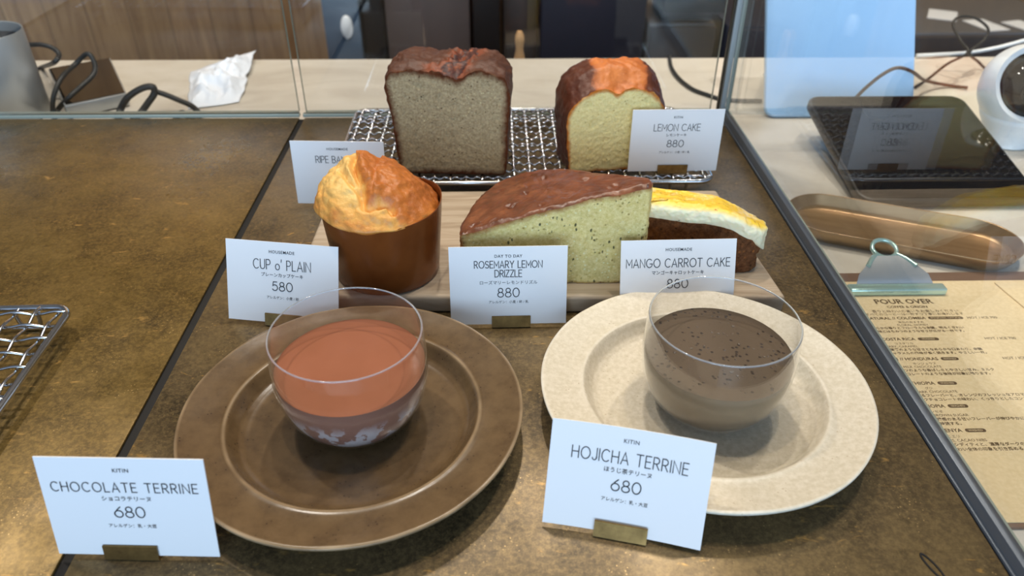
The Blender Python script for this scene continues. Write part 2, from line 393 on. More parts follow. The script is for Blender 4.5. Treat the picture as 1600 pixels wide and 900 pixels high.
MB().box((-.4695, YB-.0005, .0022), (.498, .0065, .0040)).build('back_channel', M['pane_edge'], case, bevel=.0008)
b = MB().box((0, 0, 0), (.479, .702, .002)); o = b.build('brass_sheet', M['brass_l'], None, bevel=.0006, loc=(-.4605, .4618, -.0009))
tag(o, 'wide patinated brass sheet left of the dark slot', 'brass sheet', 'brass shelf sheets')
b = MB().box((0, 0, 0), (.4660, .702, .002)); o = b.build('brass_sheet', M['brass_m'], None, bevel=.0006, loc=(.0182, .4618, -.0009))
tag(o, 'darker brass sheet between the slot and right rail', 'brass sheet', 'brass shelf sheets')

sl_ = G(1457, 886, 0); k_ = MB().tube([(sl_.x-.0182+.0030*math.cos(a)*.55-.0075*math.sin(a)*.35, sl_.y-.4618+.0075*math.sin(a)+.0030*math.cos(a)*.35, .00125) for a in [2*PI*q/32 for q in range(32)]], .00055, 6, True)
k_.build('finger_slot', M['black_gap'], o, angle=80)

# ------------------------------------------------------------------ oak board
BZ = .015
b = MB(); poly = [(-.149, .4455), (.2065, .4385), (.2015, .5), (.1965, .604), (.02, .606), (-.147, .606), (-.1485, .52)]
b.prism([(x-.03, y-.52) for x, y in poly], .0003, BZ)
tag(b.build('wooden_board', M['board'], None, bevel=.003, segs=3, loc=(.03, .52, 0)), 'pale oak serving board under the cup cake and cake slices', 'serving board')

# ------------------------------------------------------------------ wire racks
def rack(label, x0, x1, y0, y1, rz=0., crimp=3, wr=.0013):
    cx_, cy_ = (x0+x1)/2, (y0+y1)/2; a, d = (x1-x0)/2, (y1-y0)/2
    t = thing('wire_rack', label, 'cooling rack', (cx_, cy_, 0), rz, 'wire cooling racks')
    def rr(a, d, r, z, n=8):
        out = []
        for (sx, sy, s) in ((1, 1, 0), (-1, 1, 1), (-1, -1, 2), (1, -1, 3)):
            for k in range(n+1):
                an = (s+k/n)*PI/2; out.append((sx*(a-r)+r*math.cos(an), sy*(d-r)+r*math.sin(an), z))
        return out
    MB().tube(rr(a, d, .012, .0165), .0024, 10, True).build('frame', M['chrome'], t, angle=80)
    w = MB(); pt = .0145
    nx = int(2*(a-.002)/pt); ny = int(2*(d-.002)/pt)
    xs = [-(nx*pt)/2+pt*i for i in range(nx+1)]; ys = [-(ny*pt)/2+pt*i for i in range(ny+1)]
    def inset(q, lim):                        # wire length near rounded corners
        e = lim - abs(q); return 0 if e > .012 else .012-math.sqrt(max(0, .012**2-(.012-e)**2))
    for j, y in enumerate(ys):
        L = a-inset(y, d); n = int(2*L/pt*16)
        w.tube([(-L+2*L*k/n, y, .0174+.0012*math.cos(crimp*PI*((-L+2*L*k/n)-xs[0])/pt+PI*j)) for k in range(n+1)], wr, 6)
    for i, x in enumerate(xs):
        L = d-inset(x, a); n = int(2*L/pt*16)
        w.tube([(x, -L+2*L*k/n, .0174-.0012*math.cos(crimp*PI*((-L+2*L*k/n)-ys[0])/pt+PI*i)) for k in range(n+1)], wr, 6)
    w.build('wire_mesh', M['chrome'], t, angle=80)
    for y in (-d*.80, 0, d*.80):
        MB().tube([(-a+.004, y, .0128), (a-.004, y, .0128)], .0016, 8).build('support_bar', M['chrome'], t, angle=80)
    for sx in (-1, 1):
        for sy in (-1, 1):
            x = sx*(a-.03); y = sy*(d-.004)
            MB().tube(spline([(x-.008, y, .0155), (x-.006, y, .004), (x, y, .0017), (x+.006, y, .004), (x+.008, y, .0155)], 5), .0015, 8).build('foot', M['chrome'], t, angle=80)
    return t
rack('steel wire rack under the banana and lemon loaves', -.150, .196, .6175, .792, 0)
rack('steel wire rack corner at left edge, empty', -.640, -.2935, .253, .4275, .03, 1, .0011)

# ------------------------------------------------------------------ stoneware plates
def plate(label, cx, cy, m):
    prof = [(0, .0035), (.052, .0035), (.0535, .0008), (.0565, .0008), (.0585, .004), (.072, .0105), (.085, .0148), (.0965, .0192),
            (.0982, .0206), (.0984, .0220), (.0972, .0226), (.0955, .0222), (.088, .0205), (.080, .0192), (.0755, .0189), (.0738, .0192), (.0724, .0189),
            (.0712, .0176), (.0690, .0140), (.0665, .0108), (.063, .0090), (.055, .0082), (.03, .0080), (0, .0080)]
    sp_ = []
    for i in range(len(prof)-1):
        for k in range(3): sp_.append((prof[i][0]+(prof[i+1][0]-prof[i][0])*k/3, prof[i][1]+(prof[i+1][1]-prof[i][1])*k/3))
    sp_.append(prof[-1]); b = MB(); b.lathe(sp_, 128); ed = []
    for i, p in enumerate(b.v):
        r = math.hypot(p.x, p.y); n = fbm(p, 35, 3)
        p.z += .0004*n*sstep(.06, .09, r); f = 1+.004*fbm((p.x, p.y, 0), 9, 2); p.x *= f; p.y *= f
        wear = .6+.5*fbm(p+Vector((3, 1, 2)), 60, 3)
        ed.append(max(0, min(1, (max(0, 1-abs(r-.0978)/.0016)*(p.z > .018) + .75*max(0, 1-abs(r-.0732)/.0016)*(p.z > .016))*wear)))
    ed_ = ed
    me = b.build('dinner_plate', m, None, loc=(cx, cy, 0), angle=75, attr={'edge': ed_})
    return tag(me, label, 'plate', 'stoneware plates')
plate('brown stoneware plate with wide rim under the chocolate dessert glass', -.0845, .325, M['plate_brown'])
plate('cream mottled stoneware plate under the hojicha dessert glass', .1238, .342, M['plate_cream'])

# ------------------------------------------------------------------ dessert glasses and their terrines
GP = [(.021, .0), (.0255, .0010), (.0305, .0040), (.0352, .0090), (.0390, .0155), (.0418, .0235), (.0433, .0320), (.0437, .0400), (.0434, .0490), (.0428, .0580), (.0424, .0640)]
GP = [(p.x, p.y) for p in spline([Vector((r, z, 0)) for r, z in GP], 4)]
def grad(z):
    for (r0, z0), (r1, z1) in zip(GP, GP[1:]):
        if z0 <= z <= z1: return r0+(r1-r0)*(z-z0)/max(1e-9, z1-z0)
    return GP[-1][0]
WT = .0011
def glass(label, cx, cy):
    prof = [(0, 0)]+GP[:-1]
    rt, zt = GP[-1]
    prof += [(rt, zt-.0004), (rt-.0002, zt+.0001), (rt-WT*.5, zt+.0003), (rt-WT+.0002, zt+.0001), (rt-WT, zt-.0004)]
    inner = [(max(0, r-WT), z) for r, z in GP[::-1] if z > .0030 and z < zt-.001]
    prof += inner+[(grad(.0028)-.0025, .0026), (0, .0024)]
    b = MB().lathe(prof, 128)
    for q_, f_ in enumerate(b.f):
        if sum(b.v[k].z for k in f_)/len(f_) > zt-.0007: b.m[q_] = 1
    return tag(b.build('dessert_glass', [M['tumbler'], M['rim']], None, loc=(cx, cy, .0081), angle=70), label, 'glass', 'dessert glasses')
LV = .0400                                    # filling level inside the glass
def terrine(name, label, cx, cy, mt, ms, seed):
    t = thing(name, label, 'dessert', (cx, cy, .0081+.0030), 0)
    b = MB(); zs = [.0031+(LV-.0031)*k/24 for k in range(25)]
    prof = [(0, .0030)]+[(grad(z)-WT-.0002-(.0018 if k == 0 else 0), z) for k, z in enumerate(zs)]
    b.lathe([(r, z-.0030) for r, z in prof], 96)
    b.f.pop(); b.m.pop()
    low = [min(1., max(0., 1-sstep(.018, .029, p.z+.004*fbm(p+Vector((seed, 0, 0)), 50)))) for p in b.v]
    b.build('cream_body', ms, t, attr={'low': low}, angle=70)
    r0 = grad(LV)-WT-.0002; b = MB()
    pr = [(r0, LV-.0030)]+[(r0*s, LV-.0030-.0012*(1-max(0, (s-.90)/.10)**2)) for s in (.985, .97, .95, .93, .9, .8, .65, .5, .35, .2, .08)]+[(0, LV-.0042)]
    b.lathe(pr, 96)
    b.f = b.f[1:]; b.m = b.m[1:]
    b.build('cream_surface', mt, t, angle=70)
    return t
glass('clear dessert glass holding pinkish brown chocolate terrine on the brown plate', -.0842, .3312)
glass('clear dessert glass holding grey brown hojicha terrine on the cream plate', .1277, .3393)
terrine('chocolate_terrine', 'smooth pinkish brown chocolate terrine set in its glass', -.0842, .3312, M['choc_top'], M['choc_side'], 3)
terrine('hojicha_terrine', 'grey brown bubbly hojicha terrine set in its glass', .1277, .3393, M['hoj_top'], M['hoj_side'], 9)

# ------------------------------------------------------------------ lettering
def arc(cx, cy, rx, ry, a0, a1, n=14):
    return [(cx+rx*math.cos(math.radians(a0+(a1-a0)*k/n)), cy+ry*math.sin(math.radians(a0+(a1-a0)*k/n))) for k in range(n+1)]
GL = {
 'A': (.72, [[(0, 0), (.36, 1), (.72, 0)], [(.12, .33), (.60, .33)]]),
 'B': (.58, [[(0, 0), (0, 1), (.3, 1)]+arc(.3, .76, .24, .24, 90, -90)+[(0, .52)], [(.3, .52)]+arc(.3, .26, .28, .26, 90, -90)+[(0, 0)]]),
 'C': (.74, [arc(.42, .5, .42, .5, 48, 312, 22)]),
 'D': (.70, [[(0, 0), (0, 1), (.26, 1)]+arc(.26, .5, .44, .5, 90, -90, 18)+[(0, 0)]]),
 'E': (.52, [[(.52, 1), (0, 1), (0, 0), (.52, 0)], [(0, .52), (.46, .52)]]),
 'G': (.82, [arc(.42, .5, .42, .5, 48, 345, 24)+[(.83, .44), (.48, .44)]]),
 'H': (.66, [[(0, 0), (0, 1)], [(.66, 0), (.66, 1)], [(0, .52), (.66, .52)]]),
 'I': (.0, [[(0, 0), (0, 1)]]),
 'J': (.42, [[(.42, 1), (.42, .24)]+arc(.21, .24, .21, .24, 0, -165, 12)]),
 'K': (.58, [[(0, 0), (0, 1)], [(.56, 1), (0, .42)], [(.18, .6), (.58, 0)]]),
 'L': (.48, [[(0, 1), (0, 0), (.48, 0)]]),
 'M': (.78, [[(0, 0), (0, 1), (.39, .3), (.78, 1), (.78, 0)]]),
 'N': (.66, [[(0, 0), (0, 1), (.66, 0), (.66, 1)]]),
 'O': (.88, [arc(.44, .5, .44, .5, 90, 450, 30)]),
 'P': (.54, [[(0, 0), (0, 1), (.28, 1)]+arc(.28, .73, .26, .27, 90, -90)+[(0, .46)]]),
 'R': (.58, [[(0, 0), (0, 1), (.28, 1)]+arc(.28, .74, .26, .26, 90, -90)+[(0, .48)], [(.26, .48), (.58, 0)]]),
 'S': (.58, [arc(.29, .75, .26, .25, 30, 270, 14)+arc(.29, .25, .29, .25, 90, -150, 14)]),
 'T': (.64, [[(0, 1), (.64, 1)], [(.32, 1), (.32, 0)]]),
 'U': (.62, [[(0, 1), (0, .3)]+arc(.31, .3, .31, .3, 180, 360, 14)+[(.62, 1)]]),
 'Y': (.66, [[(0, 1), (.33, .48), (.66, 1)], [(.33, .48), (.33, 0)]]),
 'Z': (.58, [[(0, 1), (.58, 1), (0, 0), (.58, 0)]]),
 'o': (.56, [arc(.28, .3, .28, .3, 90, 450, 24)]),
 "'": (.06, [[(.05, 1.08), (.02, .82)]]),
 ' ': (.28, []),
 '0': (.66, [arc(.33, .5, .33, .5, 90, 450, 26)]),
 '5': (.58, [[(.52, 1), (.12, 1), (.06, .56)]+arc(.28, .33, .3, .33, 125, -150, 18)]),
 '6': (.62, [[(.5, 1)]+arc(.31, .32, .31, .32, 150, 510, 24)[0:0]+[(.30, .80), (.12, .56)]+arc(.31, .32, .31, .32, 155, 515, 26)]),
 '8': (.60, [arc(.30, .76, .23, .24, -90, 270, 22), arc(.30, .26, .30, .27, 90, 450, 24)]),
}
def stroke_text(b, text, h, xc, y0, th, track=.26, sx=1.):
    """single weight letters as thin ribbons in the (x, y) plane"""
    tot = sum(GL[c][0]+track for c in text)-track; x = xc-tot*h*sx/2
    for c in text:
        w, st = GL[c]
        for s in st:
            pts = [Vector((x+px*h*sx, y0+py*h)) for px, py in s]; vs = []; n = len(pts)
            closed = (pts[0]-pts[-1]).length < 1e-7
            for i, p in enumerate(pts):
                a = pts[i-1] if i > 0 else (pts[-2] if closed else None); d = pts[i+1] if i < n-1 else (pts[1] if closed else None)
                t1 = (p-a).normalized() if a is not None else (d-p).normalized()
                t2 = (d-p).normalized() if d is not None else t1
                nn = Vector((-(t1.y+t2.y), t1.x+t2.x))
                if nn.length < 1e-4: nn = Vector((-t1.y, t1.x))
                nn.normalize(); k = 1/max(.45, nn.dot(Vector((-t1.y, t1.x))))
                e = p
                if not closed and i == 0: e = p-t2*th*.4
                if not closed and i == n-1: e = p+t1*th*.4
                vs += [e+nn*th/2*k, e-nn*th/2*k]
            b.add([(q.x, q.y, 0) for q in vs], [(2*i, 2*i+1, 2*i+3, 2*i+2) for i in range(n-1)])
        x += (w+track)*h*sx
def font_text(b, text, size, xc, y0, align='CENTER', shear=0., space=1., off=0.):
    cu = bpy.data.curves.new('t', 'FONT'); cu.body = text; cu.size = size; cu.align_x = align; cu.resolution_u = 2; cu.space_character = space
    cu.offset = off
    ob = bpy.data.objects.new('t', cu); COL.objects.link(ob)
    dg = bpy.context.evaluated_depsgraph_get(); me = bpy.data.meshes.new_from_object(ob.evaluated_get(dg))
    b.add([(v.co.x+xc, v.co.y+y0, 0) for v in me.vertices], [tuple(p.vertices) for p in me.polygons])
    bpy.data.objects.remove(ob); bpy.data.curves.remove(cu); bpy.data.meshes.remove(me)

# ------------------------------------------------------------------ price cards
CW, CH = .0810, .0579
def price_card(label, x, y, yaw, lean, lines, z0=0., hold=0., bend=0.):
    """lines: (kind, text, height, y from card bottom, extra)"""
    t = thing('price_card', label, 'price card', (x, y, z0), yaw, 'white price cards')
    zb = .0030
    def face(s, hgt, off):                    # (across, up the card, out of the face) -> local
        yy = hgt*math.sin(lean)-off*math.cos(lean)+bend*(1-(2*s/CW)**2); zz = zb+hgt*math.cos(lean)+off*math.sin(lean)
        return Vector((s, yy, zz))
    b = MB(); nx = 12; th = .0007
    vs = []; fs = []
    for o in (0, -th):
        for j in range(2):
            for i in range(nx+1): vs.append(face(-CW/2+CW*i/nx, CH*j, o))
    k = nx+1
    for i in range(nx):
        fs += [(i, i+1, k+i+1, k+i), (2*k+i+1, 2*k+i, 3*k+i, 3*k+i+1), (i+1, i, 2*k+i, 2*k+i+1), (k+i, k+i+1, 3*k+i+1, 3*k+i)]
    fs += [(0, k, 3*k, 2*k), (k-1, 3*k-1, 4*k-1, 2*k-1)]
    b.add(vs, fs); card = b.build('card_sheet', M['card'], t)
    for kind, text, hh, yy, xt in lines:
        b = MB()
        if kind == 's': stroke_text(b, text, hh, 0, yy, xt.get('th', .00052), xt.get('tr', .26), xt.get('sx', 1.))
        else: font_text(b, text, hh, 0, yy, space=xt.get('sp', 1.), off=xt.get('off', 0.))
        b.v = [face(p.x+xt.get('dx', 0), p.y, .00022) for p in b.v]
        b.build('lettering', M['ink'], card, smooth=False)
    # folded brass holder: front lip, foot and back plate
    hw = .0136
    pr = [(-.0016, .0094), (-.0016, .0012), (-.0008, .0004), (.0180, .0004), (.0180, .0012), (.0022, .0012), (.0022, .0110), (.0013, .0110), (.0013, .0020), (-.0007, .0020), (-.0007, .0094)]
    pr = [(yy+max(0, zz-.002)*math.tan(lean), zz) for yy, zz in pr]
    vs = [(s*hw+hold, yy, zz) for s in (-1, 1) for yy, zz in pr]; n = len(pr)
    b = MB(); b.add(vs, [tuple(range(n)), tuple(range(2*n-1, n-1, -1))]+[(i, n+i, n+(i+1) % n, (i+1) % n) for i in range(n)])
    b.build('brass_holder', M['holder'], t, smooth=False)
    return t
def std(brand, title, jp, price, al, tw=.0056, sx=1., tr=.26, brand_dx=0., jpdx=0., th=.00052):
    L = [('f', brand, .0030, .0500, dict(off=.00002, dx=brand_dx, sp=1.08)), ('s', title, tw, .0385, dict(sx=sx, tr=tr, th=th)),
         ('f', jp, .0031, .0335, dict(dx=jpdx, off=.00002)), ('s', price, .0062, .0235, dict(tr=.20, sx=1.05, th=.0006)), ('f', al, .0024, .0175, dict(off=.00001))]
    return L
price_card('white price card reading CHOCOLATE TERRINE, standing across the slot', -.1804, .2393, -.0419, .2122,
           std('KITIN', 'CHOCOLATE TERRINE', 'ショコラテリーヌ', '680', 'アレルゲン：乳・大豆', .0053, .90, .30), hold=-.0035)
price_card('white price card reading HOJICHA TERRINE before the cream plate', .0613, .2463, -.2377, .40,
           std('KITIN', 'HOJICHA TERRINE', 'ほうじ茶テリーヌ', '680', 'アレルゲン：乳・大豆', .0064, .80, .25), hold=.0, bend=.0012)
price_card('white price card reading CUP o\' PLAIN beside the cup cake', -.1518, .4293, -.1588, .36,
           std('HOUSEMADE', "CUP o' PLAIN", 'プレーンカップケーキ', '580', 'アレルゲン：小麦 / 卵', .0068, .77, .22), hold=.0005)
L = std('DAY TO DAY', 'DRIZZLE', 'ローズマリーレモンドリズル', '880', 'アレルゲン：小麦 / 卵 / 乳', .0050, .92, .22)
L[1] = ('s', 'DRIZZLE', .0050, .0358, dict(sx=.80, tr=.2)); L.append(('s', 'ROSEMARY LEMON', .0050, .0425, dict(sx=.79, tr=.22)))
L[2] = ('f', L[2][1], .0031, .0305, {}); L[3] = ('s', '880', .0066, .0208, dict(tr=.2, th=.0006)); L[4] = ('f', L[4][1], .0024, .0162, {})
price_card('white price card reading ROSEMARY LEMON DRIZZLE in front of the board', .0073, .4259, .0131, .2118, L, hold=.0018)
price_card('white price card reading MANGO CARROT CAKE behind the cream plate', .1264, .4287, .0207, .36,
           std('HOUSEMADE', 'MANGO CARROT CAKE', 'マンゴーキャロットケーキ', '880', 'アレルゲン：小麦 / 卵 / 乳', .0060, .83, .22), hold=.0)
price_card('white price card reading RIPE BANANA half behind the cup cake', -.138, .6048, -.0449, .0965,
           std('HOUSEMADE', 'RIPE BANANA', 'バナナ', '880', 'アレルゲン：小麦 / 卵 / 乳', .0060, .82, .2), hold=.0)
price_card('white price card reading LEMON CAKE on the wire rack', .1594, .6265, .0088, .03,
           std('KITIN', 'LEMON CAKE', 'レモンケーキ', '880', 'アレルゲン：小麦 / 卵 / 乳', .0062, .83, .2), z0=.0197, hold=.0)

# ------------------------------------------------------------------ loaf cakes
def loaf(name, label, loc, rz, prof, depth, crumb_m, crust_m, bakef, topf, rim=.07, back=.0, EDGE=.0045, lump=1.2):
    t = thing(name, label, 'cake', loc, rz, 'loaf cakes')
    N = 220; P = resample([Vector((x, z, 0)) for x, z in prof], N); D = 34
    cx = sum(p.x for p in P)/N; cz = sum(p.y for p in P)/N; cc = Vector((cx, cz, 0))
    def disp(p):
        q = p+Vector(loc)*7
        n = (.0011*fbm(q, 70, 3)+.0007*fbm(q, 220, 3))*(1+lump*sstep(cz+.02, cz+.045, p.z))
        d = Vector((p.x-cx, 0, p.z-cz)).normalized()
        r = p+d*n; r.y += .0005*fbm(q+Vector((5, 5, 5)), 200, 2)
        r.z = max(r.z, .0002); return r
    def body(i, y):
        f = y/depth; s = 1-.10*sstep(.72, 1., f)**2+back*f
        p = cc+(P[i]-cc)*s; w = Vector((p.x, y, p.y))
        if w.z < .004: w.z = max(0.0, P[i].y)
        w.z += topf(w.x, y)*sstep(cz, cz+.03, w.z); return w
    vs = []; fs = []
    for j in range(D+1):
        y = depth*j/D
        for i in range(N): vs.append(disp(body(i, y)))
    for j in range(D):
        for i in range(N): fs.append((j*N+i, j*N+(i+1) % N, (j+1)*N+(i+1) % N, (j+1)*N+i))
    ring0 = D*N
    for s in (.9, .7, .45, .2):                                   # rounded back
        o = len(vs)
        for i in range(N):
            w = body(i, depth); q = Vector((cx+(w.x-cx)*s, depth+.004*(1-s), cz+(w.z-cz)*s)); vs.append(disp(q))
        for i in range(N): fs.append((ring0+i, ring0+(i+1) % N, o+(i+1) % N, o+i))
        ring0 = o
    vs.append(Vector((cx, depth+.005, cz)))
    for i in range(N): fs.append((ring0+i, ring0+(i+1) % N, len(vs)-1))
    b = MB(); b.add(vs, fs); b.build('crust', crust_m, t, attr={'bake': [bakef(p) for p in vs]}, angle=180)
    vs = []; fs = []; ed = []; K = 46
    for k in range(K):
        s = 1-k/K
        for i in range(N):
            w = body(i, 0); q = Vector((cx+(w.x-cx)*s, 0, cz+(w.z-cz)*s)); q = disp(q) if k == 0 else q
            if k: 
                h = fbm(q*1+Vector(loc), 330, 3); big = noise.noise((q+Vector(loc))*130)
                q.y += .0006*h + (.0014*sstep(.35, .62, big)) - .0003
            dist = min((Vector((w.x, 0, w.z))-q).length, 1)
            vs.append(q); ed.append(max(0, 1-dist/(EDGE+.0015*noise.noise(q*90))))
    for k in range(K-1):
        for i in range(N): fs.append((k*N+i, k*N+(i+1) % N, (k+1)*N+(i+1) % N, (k+1)*N+i))
    vs.append(Vector((cx, 0, cz))); ed.append(0)
    for i in range(N): fs.append(((K-1)*N+i, (K-1)*N+(i+1) % N, len(vs)-1))
    b = MB(); b.add(vs, fs); b.build('cut_face', crumb_m, t, attr={'edge': ed}, angle=180)
    return t
RZ_ = .0197                                  # top of the rack wires
bp = [(-.0445, 0), (-.047, .002), (-.0475, .02), (-.0495, .05), (-.0525, .074), (-.0535, .083), (-.052, .090), (-.047, .0945), (-.036, .0965), (-.022, .0955), (-.008, .0935), (.001, .091), (.008, .088), (.014, .0895),
      (.020, .0945), (.029, .0965), (.040, .0945), (.049, .0900), (.0535, .083), (.0540, .072), (.0525, .05), (.0515, .02), (.0505, .002), (.048, 0)]
def ban_top(x, y):
    c = math.exp(-((x-.008)/.013)**2); f = sstep(0, .014, y)
    return f*(.0045*math.exp(-((x+.022)/.03)**2)+.0075*c+.003*math.exp(-((x-.035)/.014)**2)) - .004*sstep(.035, .058, y)*(1-c)*0 + .0045*c*f*noise.fractal(Vector((x, y, 0))*150, 1., 2., 3)
def ban_bake(p):
    c = math.exp(-((p.x-.010-.25*(p.y-.02))/.013)**2)*sstep(.075, .088, p.z)
    return .25+.55*c+.2*noise.noise(p*110)*c + .2*sstep(.070, .09, p.z)*(noise.noise(p*45)*.5) + .28*math.exp(-((p.x+.014)/.009)**2)*sstep(.088, .094, p.z)*(p.y < .012)
loaf('banana_loaf', 'tall dark crusted banana loaf with a grey brown cut face', (-.0420, .6290, RZ_), -.06, bp, .060, M['ban_crumb'], M['ban_crust'], ban_bake, ban_top, EDGE=.0090)
lp = [(-.041, 0), (-.0430, .002), (-.0450, .025), (-.0468, .046), (-.0458, .055), (-.0418, .0635), (-.0340, .0715), (-.0230, .0762), (-.0140, .0775), (-.0085, .0758), (-.0040, .0722), (-.001, .0722), (.004, .0758),
      (.010, .0775), (.019, .0765), (.029, .0722), (.037, .0650), (.0420, .0555), (.0430, .045), (.0420, .02), (.041, .002), (.039, 0)]
def lem_top(x, y):
    f = sstep(0, .020, y); c = math.exp(-((x+.003)/.007)**2)
    return f*(.012+.0015*noise.noise(Vector((x, y, 0))*90)-.0035*c*sstep(.03, .045, y)+.0065*c*(1-sstep(.03, .045, y)))
def lem_bake(p):
    w = .024-.1*abs(p.y-.02); n = .006*noise.noise(p*70)
    c = sstep(w+.009, w-.007, abs(p.x-.000-.1*p.y+n))*sstep(.062, .074, p.z)
    return .22+.60*c+.14*noise.noise(p*100)
loaf('lemon_loaf', 'smaller domed lemon loaf with a pale yellow cut face', (.1080, .6350, RZ_), .13, lp, .046, M['lem_crumb'], M['lem_crust'], lem_bake, lem_top, back=.10, lump=.2)

# ------------------------------------------------------------------ cup cake
mu = thing('cup_cake', 'golden topped cup cake in a plain brown paper cup', 'cake', (-.0826, .4815, BZ))
rb, rt, hc = .0385, .0432, .0565
prof = [(0, .0002), (rb-.002, .0002), (rb, .0016)]+[(rb+(rt-rb)*k/10, .0016+(hc-.0016)*k/10) for k in range(1, 11)]+[(rt-.0007, hc), (rt-.0010, hc-.001)]+[(rt-.0012-(rt-rb)*k/10, hc-.001-(hc-.004)*k/10) for k in range(1, 11)]+[(0, .003)]
b = MB().lathe(prof, 96)
for p in b.v:
    an = math.atan2(p.y, p.x); p.z += sstep(.045, .0565, p.z)*(.0035*math.exp(-((an-.2)/.8)**2)+.0005*math.sin(5*an))
b.build('paper_cup', M['paper_cup'], mu, angle=60)
vs = []; fs = []; bk = []; NR, NT = 90, 180
MC = Vector((-.0826, .4815, 0))
crack = [G(u, v, z)-MC for u, v, z in ((556, 243, .101), (553, 262, .1), (563, 285, .098), (568, 314, .089), (588, 330, .081), (607, 340, .075), (615, 353, .070))]
crack = [Vector((p.x, p.y)) for p in spline([Vector((q.x, q.y, 0)) for q in crack], 6)]
crack2 = [G(u, v, z)-MC for u, v, z in ((532, 276, .092), (545, 290, .092), (566, 300, .093))]
crack2 = [Vector((p.x, p.y)) for p in spline([Vector((q.x, q.y, 0)) for q in crack2], 6)]
def crackd(x, y, cr):
    best = 1; sgn = 1
    for a, c in zip(cr, cr[1:]):
        d = c-a; t = max(0, min(1, (Vector((x, y))-a).dot(d)/d.dot(d))); q = Vector((x, y))-(a+d*t)
        if q.length < best: best = q.length; sgn = 1 if d.x*q.y-d.y*q.x > 0 else -1
    return best, sgn
for j in range(NR+1):
    f = j/NR; r = min(1, f/.88); ov = max(0, (f-.88)/.12)
    for i in range(NT):
        an = 2*PI*i/NT; front = max(0, math.cos(an+1.9))**1.0; back = max(0, math.cos(an-.35))
        R = rt+.0012+.0022*max(0, math.cos(an-3.4))-.0034*back**.6+.0007*noise.noise(Vector((math.cos(an), math.sin(an), 2))*4)
        sh = 1-r*r
        x, y = R*r*math.cos(an)-.0125*sh, R*r*math.sin(an)+.004*sh
        h = .0315*max(0, 1-r**2.0)**.92+.0016+.0018*math.sin(3*r)*(x > .0)
        z = hc+h-.001-.003*back
        d, sg = crackd(x, y, crack); d2, _ = crackd(x, y, crack2)
        z += -.0064*math.exp(-(d/.0026)**2)+.0022*math.exp(-((d-.007)/.006)**2)*(1-r**4)*(1 if sg > 0 else .6)
        z += -.0042*math.exp(-(d2/.0024)**2)
        if sg < 0: z += -.0016*sstep(0, .010, d)*(1-r**6)+.0035*math.exp(-(((x+.030)/.014)**2+((y+.022)/.012)**2))
        q = Vector((x, y, z)); dirv = Vector((x*.8, y*.8, .035)).normalized()
        q += dirv*(.0030*fbm(q, 60, 3)*(1-.6*r**2)+.0011*fbm(q, 190, 3))
        if ov > 0:
            q.z -= (.0035+.0015*noise.noise(q*90))*ov; q.x *= 1-.085*ov**2; q.y *= 1-.085*ov**2
        vs.append(q)
        va = .74-.32*sstep(.026, .040, math.hypot(x-.004, y+.006))*sstep(.2, -.6, math.sin(an))*1.3+.12*noise.noise(q*45)+(.12 if x > .022 else 0)
        vb = .10+.36*sstep(.62, .95, r)+.12*noise.noise(q*60)
        k = sstep(-.0035, .0050, d*sg+.002*noise.noise(q*180)); v = vb+(va-vb)*k
        v += -.22*math.exp(-(d/.003)**2)+.14*math.exp(-(d/.0008)**2)
        v += .18*ov
        bk.append(max(0, min(1, v)))
for j in range(NR):
    for i in range(NT): fs.append((j*NT+i, j*NT+(i+1) % NT, (j+1)*NT+(i+1) % NT, (j+1)*NT+i))
b = MB(); b.add(vs, fs); b.build('cake_top', M['muffin'], mu, attr={'bake': bk}, angle=180)

# ------------------------------------------------------------------ cake slices
def slice_mesh(poly, zb, zt, N=260, T=34, rnd=.002, amp=.0008, bite=.0, seed=0.):
    """closed body of a cut slice: returns vertices, faces and a tag per face ('side', index of outline point) or ('top', -1)"""
    P = resample([Vector((x, y, 0)) for x, y in poly], N); c = sum(P, Vector())/N
    vs = []; fs = []; tg = []; up = []
    nr = []
    for i in range(N):
        t = (P[(i+1) % N]-P[i-1]).normalized(); nr.append(Vector((t.y, -t.x, 0)))
    def disp(q, n):
        s = q+Vector((seed, seed*.7, 0))
        h = amp*fbm(s, 140, 3)+amp*.6*fbm(s, 330, 2)-bite*sstep(.38, .62, noise.noise(s*105))
        return q+n*h
    rows = [k/T for k in range(T+1)]
    for f in rows:
        for i in range(N):
            b0, t0 = zb(P[i].x, P[i].y), zt(P[i].x, P[i].y); z = b0+(t0-b0)*f
            e = max(0, z-(t0-rnd)); ins = rnd-math.sqrt(max(0, rnd*rnd-e*e)) if rnd > 0 else 0
            q = P[i]-nr[i]*ins; q = Vector((q.x, q.y, z)); vs.append(disp(q, nr[i] if 0 < f else nr[i]*.5)); up.append(f)
    for k in range(T):
        for i in range(N): fs.append((k*N+i, k*N+(i+1) % N, (k+1)*N+(i+1) % N, (k+1)*N+i)); tg.append(('side', i))
    o = T*N; K = 30
    for k in range(1, K):
        s = 1-k/K; o2 = len(vs)
        for i in range(N):
            q = c+(P[i]-nr[i]*rnd-c)*s; q = Vector((q.x, q.y, zt(q.x, q.y))); q = disp(q, Vector((0, 0, 1))) if k > 0 else q
            vs.append(q); up.append(2.)
        for i in range(N): fs.append((o+i, o+(i+1) % N, o2+(i+1) % N, o2+i)); tg.append(('top', -1))
        o = o2
    vs.append(Vector((c.x, c.y, zt(c.x, c.y)))); up.append(2.)
    for i in range(N): fs.append((o+i, o+(i+1) % N, len(vs)-1)); tg.append(('top', -1))
    o = len(vs)
    vs.append(Vector((c.x, c.y, zb(c.x, c.y)))); up.append(0.)
    for i in range(N): fs.append(((i+1) % N, i, o)); tg.append(('bot', -1))
    return vs, fs, tg, up, P
